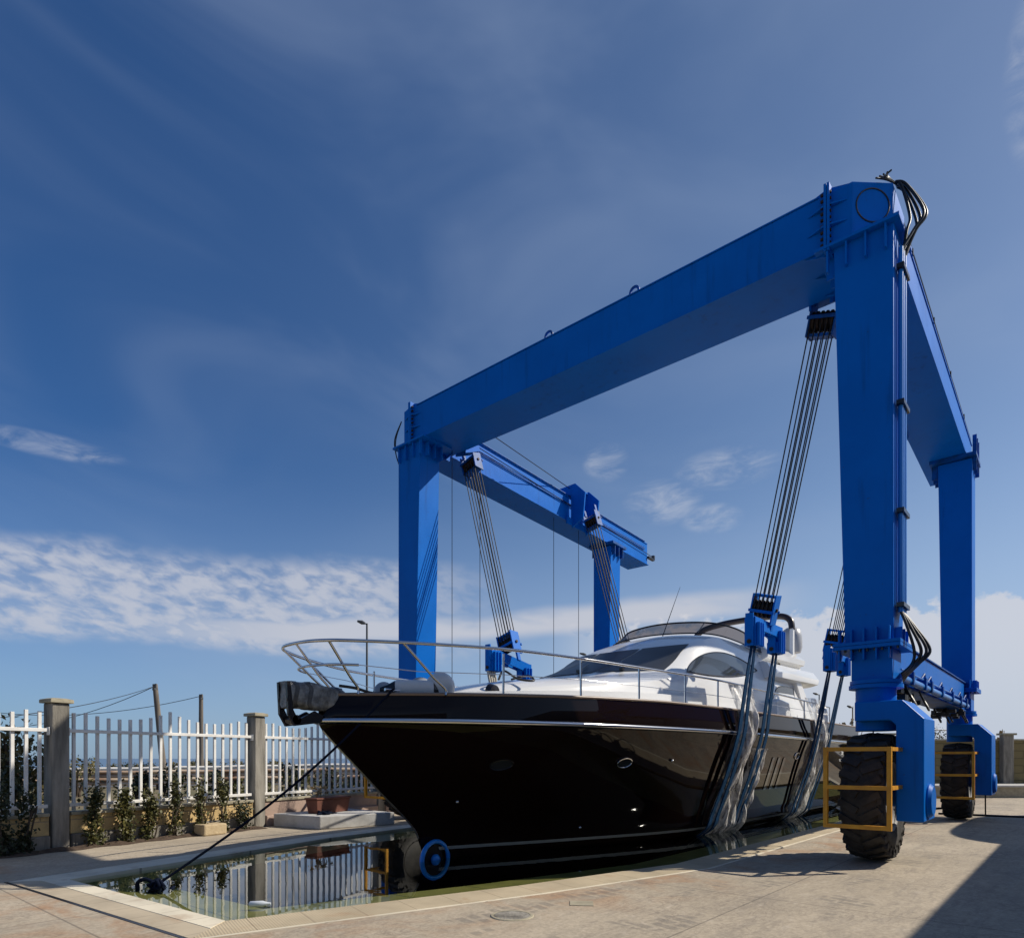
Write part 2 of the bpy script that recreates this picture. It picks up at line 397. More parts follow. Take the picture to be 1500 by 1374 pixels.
def make_water():
    m = bpy.data.materials.new("basin_water"); m.use_nodes = True; t = NT(m.node_tree); m.node_tree.nodes.clear()
    pos = t.n('ShaderNodeNewGeometry').outputs['Position']
    bn = t.n('ShaderNodeBump'); bn.inputs['Strength'].default_value = 0.10; bn.inputs['Distance'].default_value = 0.01
    t.lk(t.noise(pos, 2.2, 3, 0.5, 0.4), bn.inputs['Height'])
    gl = t.n('ShaderNodeBsdfGlossy'); gl.inputs['Roughness'].default_value = 0.012; gl.inputs['Color'].default_value = (0.92, 0.95, 0.97, 1)
    t.lk(bn.outputs[0], gl.inputs['Normal'])
    tb = t.n('ShaderNodeBsdfTransparent'); tb.inputs[0].default_value = (0.74, 0.80, 0.60, 1)
    ge = t.n('ShaderNodeNewGeometry'); cosv = t.m('ABSOLUTE', t.vm('DOT_PRODUCT', ge.outputs['Normal'], ge.outputs['Incoming']))
    fr = t.m('ADD', 0.02, t.m('MULTIPLY', t.m('POWER', t.m('SUBTRACT', 1.0, cosv), 4.6), 0.90), clamp=True)     # same from above and below
    mx = t.n('ShaderNodeMixShader'); t.lk(fr, mx.inputs[0]); t.lk(tb.outputs[0], mx.inputs[1]); t.lk(gl.outputs[0], mx.inputs[2])
    o = t.n('ShaderNodeOutputMaterial'); t.lk(mx.outputs[0], o.inputs[0])
    return m


M['water'] = make_water()


def make_concrete():
    m = bpy.data.materials.new("yard_concrete"); m.use_nodes = True; t = NT(m.node_tree)
    b = m.node_tree.nodes['Principled BSDF']; b.inputs['Roughness'].default_value = 0.85; b.inputs['Specular IOR Level'].default_value = 0.3
    pos = t.n('ShaderNodeNewGeometry').outputs['Position']; P = t.sep(pos)
    big = t.noise(pos, 0.35, 5, 0.6, 0.4); mid = t.noise(t.vm('MULTIPLY', pos, (1.6, 0.7, 1)), 1.3, 6, 0.65, 0.6); fine = t.noise(pos, 24, 4, 0.7)
    c = t.mix(t.ss(big, 0.30, 0.70), C4((0.46, 0.39, 0.295)), C4((0.36, 0.305, 0.23)))
    c = t.mix(t.m('MULTIPLY', t.ss(mid, 0.50, 0.72), 0.40), c, C4((0.24, 0.21, 0.175)))
    # swept drag marks along the driving lane
    sw = t.noise(t.vm('MULTIPLY', pos, (5.0, 0.9, 1)), 1.5, 6, 0.7, 1.2)
    lane = t.m('MULTIPLY', t.ss(P[0], -5.0, -3.2), t.ss(P[0], 1.0, -1.0))
    c = t.mix(t.m('MULTIPLY', t.m('MULTIPLY', lane, t.ss(sw, 0.46, 0.70)), 0.42), c, C4((0.19, 0.17, 0.15)))
    # scuffs: thin curved drag lines and mottled wear
    w1 = t.noise(t.vm('MULTIPLY', pos, (2.4, 0.8, 1)), 1.7, 5, 0.62, 1.6); w2 = t.noise(t.vm('MULTIPLY', pos, (1.0, 2.2, 1)), 2.6, 5, 0.6, 1.2)
    ln = t.m('MAXIMUM', t.ss(t.m('ABSOLUTE', t.m('SUBTRACT', w1, 0.5)), 0.022, 0.004), t.ss(t.m('ABSOLUTE', t.m('SUBTRACT', w2, 0.47)), 0.016, 0.003))
    pat = t.ss(t.noise(pos, 0.55, 3, 0.5), 0.42, 0.62)
    c = t.mix(t.m('MULTIPLY', t.m('MULTIPLY', ln, pat), 0.42), c, C4((0.15, 0.125, 0.105)))
    mot = t.noise(t.vm('MULTIPLY', pos, (1.5, 1.0, 1)), 5.5, 6, 0.72, 0.5)
    c = t.mix(t.m('MULTIPLY', t.ss(mot, 0.50, 0.66), 0.35), c, C4((0.23, 0.195, 0.16)))
    c = t.mix(t.m('MULTIPLY', t.ss(mot, 0.46, 0.32), 0.35), c, C4((0.56, 0.49, 0.40)))
    # rusty wash beside the basin
    # distance from the slanting basin side, about x = -6 + .29 (y - 2.9)
    side = t.m('SUBTRACT', P[0], t.m('ADD', -5.4, t.m('MULTIPLY', t.m('MINIMUM', t.m('SUBTRACT', P[1], 2.9), 5.9), 0.29)))
    rz = t.m('MULTIPLY', t.ss(side, 1.6, 0.0), t.ss(side, -0.3, 0.1))
    endz = t.m('MULTIPLY', t.ss(P[1], 0.6, 2.1), t.ss(P[1], 2.6, 2.3)); endz = t.m('MULTIPLY', endz, t.ss(P[0], -4.5, -6.0))
    rn = t.ss(t.noise(t.vm('MULTIPLY', pos, (1.0, 1.0, 1)), 1.1, 5, 0.6, 0.8), 0.42, 0.66)
    c = t.mix(t.m('MULTIPLY', t.m('MULTIPLY', t.m('MAXIMUM', rz, endz), rn), 0.75), c, C4((0.36, 0.205, 0.11)))
    # tyre prints
    br = t.n('ShaderNodeTexBrick'); br.offset = 0.5; br.inputs['Scale'].default_value = 1.0
    br.inputs['Color1'].default_value = (1, 1, 1, 1); br.inputs['Color2'].default_value = (1, 1, 1, 1); br.inputs['Mortar'].default_value = (0, 0, 0, 1)
    br.inputs['Mortar Size'].default_value = 0.028; br.inputs['Brick Width'].default_value = 0.34; br.inputs['Row Height'].default_value = 0.15
    mp = t.n('ShaderNodeMapping'); mp.inputs['Rotation'].default_value = (0, 0, R(14)); t.lk(pos, mp.inputs['Vector']); t.lk(mp.outputs[0], br.inputs['Vector'])
    tl = None
    for x0, wd in ((-3.05, 0.42), (-1.9, 0.30), (-4.2, 0.32)):
        q = t.ss(t.m('ABSOLUTE', t.m('SUBTRACT', P[0], x0)), wd, wd * 0.8); tl = q if tl is None else t.m('MAXIMUM', tl, q)
    tn = t.ss(t.noise(pos, 1.5, 3, 0.5), 0.52, 0.60)
    c = t.mix(t.m('MULTIPLY', t.m('MULTIPLY', t.m('MULTIPLY', tl, tn), br.outputs['Color']), 0.38), c, C4((0.115, 0.11, 0.105)))
    # slab joints
    jx = t.m('ABSOLUTE', t.m('SUBTRACT', t.m('FRACT', t.m('DIVIDE', t.m('ADD', P[0], 101.55), 4.6)), 0.5))
    jy = t.m('ABSOLUTE', t.m('SUBTRACT', t.m('FRACT', t.m('DIVIDE', t.m('ADD', P[1], 99.4), 5.2)), 0.5))
    j = t.m('MAXIMUM', t.ss(jx, 0.0030, 0.0010), t.ss(jy, 0.0026, 0.0010))
    c = t.mix(t.m('MULTIPLY', j, 0.55), c, C4((0.09, 0.08, 0.07)))
    c = t.mix(0.35, c, t.mix(t.ss(fine, 0.25, 0.75), C4((0.50, 0.50, 0.50)), C4((1.45, 1.45, 1.45))), 'MULTIPLY')
    sp = t.ss(t.noise(pos, 9, 2, 0.5), 0.70, 0.76)
    c = t.mix(t.m('MULTIPLY', sp, 0.35), c, C4((0.12, 0.10, 0.09)))
    t.lk(c, b.inputs['Base Color'])
    bn = t.n('ShaderNodeBump'); bn.inputs['Strength'].default_value = 0.25; bn.inputs['Distance'].default_value = 0.01
    t.lk(t.noise(pos, 14, 6, 0.7), bn.inputs['Height']); t.lk(bn.outputs[0], b.inputs['Normal'])
    return m


M['concrete'] = make_concrete()


def make_coping(name, ang, base, ribs):
    m = bpy.data.materials.new(name); m.use_nodes = True; t = NT(m.node_tree)
    b = m.node_tree.nodes['Principled BSDF']; b.inputs['Roughness'].default_value = 0.8
    pos = t.n('ShaderNodeNewGeometry').outputs['Position']
    mp = t.n('ShaderNodeMapping'); mp.inputs['Rotation'].default_value = (0, 0, R(ang)); t.lk(pos, mp.inputs['Vector'])
    P = t.sep(mp.outputs[0])
    c = t.mix(t.ss(t.noise(pos, 1.6, 5, 0.6), 0.35, 0.7), C4(base), C4(tuple(k * 0.78 for k in base)))
    c = t.mix(t.m('MULTIPLY', t.ss(t.noise(pos, 2.7, 4, 0.6, 0.5), 0.55, 0.75), 0.5), c, C4((0.36, 0.22, 0.12)))
    joint = t.ss(t.m('ABSOLUTE', t.m('SUBTRACT', t.m('FRACT', t.m('MULTIPLY', P[0], 2.0)), 0.5)), 0.012, 0.006)
    c = t.mix(t.m('MULTIPLY', joint, 0.6), c, C4((0.14, 0.10, 0.07)))
    if ribs:
        rib = t.m('ADD', 0.5, t.m('MULTIPLY', t.m('SINE', t.m('MULTIPLY', P[0], 2 * math.pi / 0.026)), 0.5))
        inner = t.ss(t.noise(pos, 0.4, 2), 0.3, 0.5)
        c = t.mix(t.m('MULTIPLY', t.ss(rib, 0.45, 0.15), 0.12), c, C4((0.17, 0.12, 0.08)))
        bn = t.n('ShaderNodeBump'); bn.inputs['Strength'].default_value = 0.3; bn.inputs['Distance'].default_value = 0.006
        t.lk(rib, bn.inputs['Height']); t.lk(bn.outputs[0], b.inputs['Normal'])
    t.lk(c, b.inputs['Base Color'])
    return m


M['coping'] = make_coping("ribbed_coping", 0, (0.50, 0.42, 0.30), False)
M['copw'] = make_coping("white_coping", 0, (0.74, 0.67, 0.52), False)
M['copr'] = make_coping("ribbed_edge_tiles", -73, (0.52, 0.43, 0.29), True)


def make_tiles():
    m = bpy.data.materials.new("submerged_tiles"); m.use_nodes = True; t = NT(m.node_tree)
    b = m.node_tree.nodes['Principled BSDF']; b.inputs['Roughness'].default_value = 0.7
    pos = t.n('ShaderNodeNewGeometry').outputs['Position']; P = t.sep(pos)
    c = t.mix(t.ss(t.noise(pos, 1.8, 5, 0.6), 0.35, 0.7), C4((0.30, 0.26, 0.13)), C4((0.19, 0.175, 0.08)))
    j = t.ss(t.m('ABSOLUTE', t.m('SUBTRACT', t.m('FRACT', t.m('MULTIPLY', P[1], 1.1)), 0.5)), 0.02, 0.008)
    c = t.mix(t.m('MULTIPLY', j, 0.7), c, C4((0.05, 0.06, 0.03)))
    t.lk(c, b.inputs['Base Color']); return m


M['tiles'] = make_tiles()


def make_blocks(name, c1, c2, mortar, bw, bh, msz=0.02):
    """tuff block wall; object coordinates, local x along the wall"""
    m = bpy.data.materials.new(name); m.use_nodes = True; t = NT(m.node_tree)
    b = m.node_tree.nodes['Principled BSDF']; b.inputs['Roughness'].default_value = 0.92; b.inputs['Specular IOR Level'].default_value = 0.2
    ob = t.n('ShaderNodeTexCoord').outputs['Object']; P = t.sep(ob)
    br = t.n('ShaderNodeTexBrick'); br.inputs['Scale'].default_value = 1.0
    br.inputs['Color1'].default_value = C4(c1); br.inputs['Color2'].default_value = C4(c2); br.inputs['Mortar'].default_value = C4(mortar)
    br.inputs['Brick Width'].default_value = bw; br.inputs['Row Height'].default_value = bh; br.inputs['Mortar Size'].default_value = msz
    br.inputs['Mortar Smooth'].default_value = 0.4
    wv = t.noise(ob, 3.0, 3)
    t.lk(t.xyz(t.m('ADD', P[0], t.m('MULTIPLY', wv, 0.03)), t.m('ADD', P[2], t.m('MULTIPLY', wv, 0.02)), 0.0), br.inputs['Vector'])
    c = t.mix(t.m('MULTIPLY', t.ss(t.noise(ob, 2.2, 6, 0.65), 0.45, 0.75), 0.55), br.outputs['Color'], C4((0.17, 0.14, 0.09)))
    t.lk(c, b.inputs['Base Color'])
    bn = t.n('ShaderNodeBump'); bn.inputs['Strength'].default_value = 0.6; bn.inputs['Distance'].default_value = 0.02
    t.lk(t.m('ADD', t.m('MULTIPLY', br.outputs['Fac'], -1.0), t.noise(ob, 18, 4, 0.7)), bn.inputs['Height']); t.lk(bn.outputs[0], b.inputs['Normal'])
    return m


M['tuff'] = make_blocks("tuff_blocks", (0.62, 0.45, 0.22), (0.50, 0.36, 0.17), (0.40, 0.31, 0.19), 0.55, 0.24, 0.012)
M['tuff2'] = make_blocks("yard_wall_blocks", (0.23, 0.185, 0.09), (0.19, 0.155, 0.075), (0.14, 0.115, 0.06), 1.3, 0.30, 0.02)
M['earth'] = mat("dry_earth", (0.19, 0.14, 0.085), 1.0, c2=(0.09, 0.095, 0.04), vscale=0.5, vamt=0.7, bump=0.5, bscale=6)
M['sea'] = mat("sea_water", (0.03, 0.07, 0.14), 0.25, c2=(0.04, 0.085, 0.16), vscale=0.02)

# ------------------------------------------------------------------ ground, basin, water, road
BASIN = [(-6.00, 2.95), (-5.05, 6.0), (-4.40, 8.7), (-4.40, 26.0), (-11.05, 26.0), (-11.05, 9.6), (-10.75, 7.3), (-9.50, 2.70)]
WL = -0.035


def offset(poly, d):
    out = []; n = len(poly)
    for i in range(n):
        a, b, c = (Vector(poly[i - 1]), Vector(poly[i]), Vector(poly[(i + 1) % n]))
        e1 = (b - a).normalized(); e2 = (c - b).normalized()
        n1 = Vector((e1.y, -e1.x)); n2 = Vector((e2.y, -e2.x))
        k = (n1 + n2); k = k / max(k.dot(n1), 0.3)
        out.append(tuple(b + k * d))
    return out


def ring_sheet(name, outer, inner, z, m):
    bm = bmesh.new(); ed = []
    for lp in (outer, inner):
        vs = [bm.verts.new((p[0], p[1], z)) for p in lp]
        ed += [bm.edges.new((vs[i], vs[(i + 1) % len(vs)])) for i in range(len(vs))]
    bmesh.ops.triangle_fill(bm, use_beauty=True, edges=ed, normal=(0, 0, 1))
    for f in bm.faces:
        f.normal_update()
        if f.normal.z < 0: f.normal_flip()
    me = bpy.data.meshes.new(name); bm.to_mesh(me); bm.free()
    o = bpy.data.objects.new(name, me); col.objects.link(o); me.materials.append(m); o["kind"] = "structure"
    return o


sgn = 1
def area(p): return sum(p[i - 1][0] * p[i][1] - p[i][0] * p[i - 1][1] for i in range(len(p)))
OUT = -1 if area(BASIN) < 0 else 1
cop_out = offset(BASIN, 0.50 * OUT)
FD = Vector((-0.2005, 0.9797, 0))                   # direction of the seaward fence
F0 = Vector((-12.92, 3.50, 0))                      # its first visible post
yard = [tuple((F0 - FD * 16)[:2]), (30, -14), (34, 46), tuple(c2w(12.0, 41)[:2]), tuple((F0 + FD * 34)[:2])]
yard = [(-9.6, -14.0), (36, -14.0), (36, 44), (-21.2, 44), (-12.95 - 0.2005 * 38, 3.5 + .9797 * 38)]
ring_sheet("ground", yard, cop_out, 0.0, M['concrete'])
ring_sheet("terrain", [tuple(c2w(a_, b_)[:2]) for a_, b_ in ((-400, -300), (600, -300), (600, 500), (30, 500), (14, 78), (-400, 66))], [(p[0], p[1]) for p in yard], -0.02, M['earth'])
MB().add([(-5000, -5000, -3), (5000, -5000, -3), (5000, 5000, -3), (-5000, 5000, -3)], [(0, 1, 2, 3)]).build("sea", M['sea'])["kind"] = "structure"
n_ = len(BASIN)
for k in range(n_):
    a, b = BASIN[k], BASIN[(k + 1) % n_]; c, d = cop_out[(k + 1) % n_], cop_out[k]
    endk = (k == n_ - 1)
    mb = MB(); z0, z1 = -0.14, 0.006
    if endk:
        # the end coping: white inner strip, beige outer strip
        a2 = tuple(Vector(a) + (Vector(d) - Vector(a)) * 0.46); b2 = tuple(Vector(b) + (Vector(c) - Vector(b)) * 0.46)
        mb.prism([a, b, b2, a2], 'z', z0, 0.010); mb.build("coping_white", M['copw'])["kind"] = "structure"
        mb = MB(); mb.prism([a2, b2, c, d], 'z', z0, z1)
        mb.build("coping", M['coping'])["kind"] = "structure"
    else:
        mb.prism([a, b, c, d], 'z', z0, z1)
        mb.build("coping", M['copr'] if k in (0, 1, 2) else M['copw'])["kind"] = "structure"
# a dark open joint and a pale cement line just outside the coping
mb = MB()
for k in range(n_):
    if k not in (n_ - 1,): continue
    o2 = offset(BASIN, 0.535 * OUT); c, d = cop_out[(k + 1) % n_], cop_out[k]
    mb.prism([d, c, o2[(k + 1) % n_], o2[k]], 'z', -0.02, 0.004)
mb.build("coping_joint", M['dark'])["kind"] = "structure"
mb = MB()
for k in (0, 1, 2):
    o2 = offset(BASIN, 0.545 * OUT); c, d = cop_out[(k + 1) % n_], cop_out[k]
    mb.prism([d, c, o2[(k + 1) % n_], o2[k]], 'z', -0.02, 0.004)
mb.build("cement_line", M['copw'])["kind"] = "structure"
# basin: walls, submerged ledge, floor
led = offset(BASIN, -0.72 * OUT)
mb = MB()
for k in range(n_):
    a, b = BASIN[k], BASIN[(k + 1) % n_]; c, d = led[(k + 1) % n_], led[k]
    mb.add([(a[0], a[1], -0.062), (b[0], b[1], -0.062), (c[0], c[1], -0.082), (d[0], d[1], -0.082)], [(0, 1, 2, 3)])
mb.build("basin_ledge", M['tiles'])["kind"] = "structure"
mb = MB()
for k in range(n_):
    c, d = led[(k + 1) % n_], led[k]
    mb.add([(d[0], d[1], -0.082), (c[0], c[1], -0.082), (c[0], c[1], -3.0), (d[0], d[1], -3.0)], [(0, 1, 2, 3)])
mb.add([(p[0], p[1], -3.0) for p in led], [tuple(range(n_))])
mb.build("basin_floor", mat("deep_basin", (0.010, 0.016, 0.014), 0.9))["kind"] = "structure"
MB().add([(p[0], p[1], WL) for p in BASIN], [tuple(range(n_))]).build("water", M['water'])["kind"] = "structure"

# road beyond the fence
ra, rb = c2w(-34, 30), c2w(26, 52); ra2, rb2 = c2w(-34, 40), c2w(20, 62)
MB().add([(ra.x, ra.y, 0.0), (rb.x, rb.y, 0.0), (rb2.x, rb2.y, 0.0), (ra2.x, ra2.y, 0.0)], [(0, 1, 2, 3)]).build("road", M['asph'])["kind"] = "structure"

# ------------------------------------------------------------------ travelling boat hoist
CX = -7.53
hoist = thing("boat_hoist", (CX, 15.5, 0), "large blue portal boat hoist on four rubber tyres straddling the basin and yacht", "boat hoist")
HO = (CX, 15.5, 0)
def hp(mb, name, m='blue', smooth=None, bevel=0.0, parent=None): return mb.build(name, M[m], parent or hoist, HO, smooth, bevel)
def mx(x, s): return x if s > 0 else 2 * CX - x      # mirror about the centre line


ZB, ZT = 9.22, 10.03
XIL = -12.45          # inner face of the far side beam
FY0, FY1 = 10.8, 11.95
DROP = 0.42
def sag(o):
    for v in o.data.vertices:
        yw = v.co.y + HO[1]
        if yw > 12.0: v.co.z -= DROP * (yw - 12.0) / 7.8
    for c_ in o.children: sag(c_)
for s in (1, -1):
    for (y0, y1, front) in ((10.8, 11.45, True), (19.5, 20.12, False)):
        xo, xi_t, xi_b = -2.08, -2.88, -2.72
        if not front: xi_t, xi_b = -2.78, -2.70
        def bx(mb, xa, xb, *r):
            a, b = sorted((mx(xa, s), mx(xb, s))); mb.boxmm(a, b, *r)
        mb = MB()
        a, b = sorted((mx(xo, s), mx(xi_b, s))); c, d = sorted((mx(xo, s), mx(xi_t, s)))
        mb.frustum((a, b, y0, y1, 3.14), (c, d, y0, y1, ZB - 0.05 - (0 if front else DROP)))
        leg = hp(mb, "leg", bevel=0.012)
        # bolted flange under the leg with its gussets
        mb = MB(); yc = (y0 + y1) / 2
        bx(mb, -1.97, -2.86, y0 - 0.13, y1 + 0.13, 3.145, 3.19); bx(mb, -1.97, -2.86, y0 - 0.13, y1 + 0.13, 3.09, 3.140)
        for q in range(5):
            xx = -2.78 + q * 0.165
            for zz, hh in ((3.19, 0.20), (3.09, -0.16)):
                za, zb_ = sorted((zz, zz + hh))
                bx(mb, xx - 0.012, xx + 0.012, y0 - 0.10, y0 - 0.002, za + 0.001, zb_)
        for q in range(3):
            yy = y0 + 0.1 + q * (y1 - y0 - 0.2) / 2
            bx(mb, -1.99, -2.078, yy - 0.012, yy + 0.012, 3.191, 3.38)
        fl = hp(mb, "leg_flange", bevel=0.004, parent=leg)
        for q in range(9):
            xx = mx(-2.80 + q * 0.098, s); mb = MB()
            mb.lathe([(0.0, 0.04), (0.018, 0.04), (0.018, 0), (0.0, 0)], (xx, y0 - 0.06, 3.05), 'z', 6)
            hp(mb, "bolt", 'dark', parent=fl)
        # steering pillar and turntable
        mb = MB(); bx(mb, -2.10, -2.64, y0 + 0.02, y1 - 0.02, 2.64, 3.09)
        hp(mb, "pillar_box", bevel=0.01)
        mb = MB()
        for r_, z0, z1 in ((0.36, 2.52, 2.575), (0.345, 2.585, 2.64)):
            mb.lathe([(0.0, z0), (r_, z0), (r_, z1), (0.0, z1)], (mx(-2.36, s), yc - 0.08, 0), 'z', 40)
        mb.lathe([(0.27, 2.52), (0.27, 1.9)], (mx(-2.36, s), yc - 0.08, 0), 'z', 36)
        hp(mb, "steering_pillar", smooth=40)

# cross beam
mb = MB()
mb.boxmm(-12.44, -2.96, FY0, FY1, ZB, ZT)
xb = hp(mb, "cross_beam", bevel=0.012)
mb = MB()      # flange lips along the bottom and top edges
mb.boxmm(-12.3, -3.1, FY0 - 0.018, FY1 + 0.02, ZB - 0.022, ZB - 0.003)
mb.boxmm(-12.3, -3.1, FY0 - 0.018, FY1 + 0.02, ZT + 0.003, ZT + 0.02)
hp(mb, "beam_flange", parent=xb)
for s in (1, -1):
    # head block where the beam, the leg and the side beam meet: chamfered outer corner
    mb = MB()
    xs = -2.93 if s > 0 else -2.58      # where the splice sits
    pl = [(xs, FY0), (-2.62, FY0), (-2.17, FY0 + 0.42), (-2.17, 12.05), (xs, 12.05)] if s > 0 else [(xs, FY0), (-2.30, FY0), (-2.06, FY0 + 0.30), (-2.06, 12.05), (xs, 12.05)]
    pl = [(mx(p[0], s), p[1]) for p in pl]
    mb.prism(pl, 'z', ZB - 0.02, ZT + 0.004)
    hb = hp(mb, "head_block", bevel=0.012)
    mb = MB()      # bolted splice plates
    for xx in (xs - 0.02, xs - 0.065):
        a, b = sorted((mx(xx, s), mx(xx + 0.036, s))); mb.boxmm(a, b, FY0 - 0.10, FY1 + 0.08, ZB - 0.10, ZT + 0.10)
    for dz_ in (0.28, 0.58):
        for sx_ in (1, -1):
            x0 = xs - 0.025 + (0.012 if sx_ > 0 else -0.045); x1 = x0 + sx_ * 0.26
            pp = [(mx(x0, s), FY0 - 0.09), (mx(x1, s), FY0 - 0.003), (mx(x0, s), FY0 - 0.003)]
            mb.prism(pp, 'z', ZB + dz_, ZB + dz_ + 0.025)
    for z_, up in ((ZT + 0.006, 1), (ZB - 0.03, -1)):
        for sx_ in (1, -1):
            x0 = xs - 0.025 + (0.012 if sx_ > 0 else -0.045)
            pp = [(mx(x0, s), z_), (mx(x0 + sx_ * 0.30, s), z_), (mx(x0, s), z_ + up * 0.085)]
            for yy in (FY0 + 0.02, FY0 + 0.55, FY1 - 0.1):
                mb.prism(pp, 'y', yy, yy + 0.025)
    sp = hp(mb, "splice_plate", parent=hb)
    for q in range(9):
        zz = ZB + 0.02 + q * 0.095
        mb = MB(); mb.box((mx(xs - 0.042, s), FY0 - 0.06, zz), (0.15, 0.032, 0.032)); hp(mb, "bolt", 'rust', parent=sp)
    # flange under the head block with gussets to the leg
    mb = MB()
    a, b = sorted((mx(-1.99, s), mx(-3.13, s))); mb.boxmm(a, b, FY0 - 0.11, 11.62, ZB - 0.07, ZB - 0.024)
    for q in range(4):
        xx = mx(-2.95 + q * 0.26, s); mb.boxmm(xx - 0.012, xx + 0.012, FY0 - 0.08, FY0 - 0.002, ZB - 0.42, ZB - 0.071)
    for q in range(3):
        yy = 10.95 + q * 0.22
        a, b = sorted((mx(-2.90, s), mx(-3.02, s))); mb.boxmm(a, b, yy, yy + 0.025, ZB - 0.40, ZB - 0.071)
    hp(mb, "head_flange", parent=hb)
    # round hatch on the chamfered corner
    if s < 0: continue
    p0 = Vector((mx(-2.62, s), FY0, 0)); p1 = Vector((mx(-2.17, s), FY0 + 0.42, 0)); e = (p1 - p0).normalized()
    nrm = Vector((e.y, -e.x, 0)); nrm = nrm if nrm.y < 0 else -nrm
    cc = (p0 + p1) / 2 + Vector((0, 0, (ZB + ZT) / 2 + 0.06)) + nrm * 0.004
    mb = MB(); mb.tube([cc + (e * math.cos(t) + Vector((0, 0, 1)) * math.sin(t)) * 0.25 for t in [k * 2 * math.pi / 40 for k in range(40)]], 0.011, 6, closed=True)
    hp(mb, "hatch_ring", 'dark', parent=hb)

mb = MB()      # lifting eyes on the cross beam
for xx in (-6.35, -8.35):
    eye = MB()
    pp = [(xx - 0.13, ZT), (xx - 0.07, ZT + 0.15), (xx + 0.0, ZT + 0.19), (xx + 0.07, ZT + 0.15), (xx + 0.13, ZT)]
    ring = [(xx + math.cos(t) * 0.09, FY0 + 0.1, ZT + 0.11 + 0.09 * math.sin(t)) for t in [k * math.pi / 8 - 0.5 for k in range(12)]]
    eye.tube(ring, 0.025, 6); eye.boxmm(xx - 0.12, xx + 0.12, FY0 + 0.075, FY0 + 0.125, ZT, ZT + 0.05)
    hp(eye, "lifting_eye", 'blue_d', parent=xb)

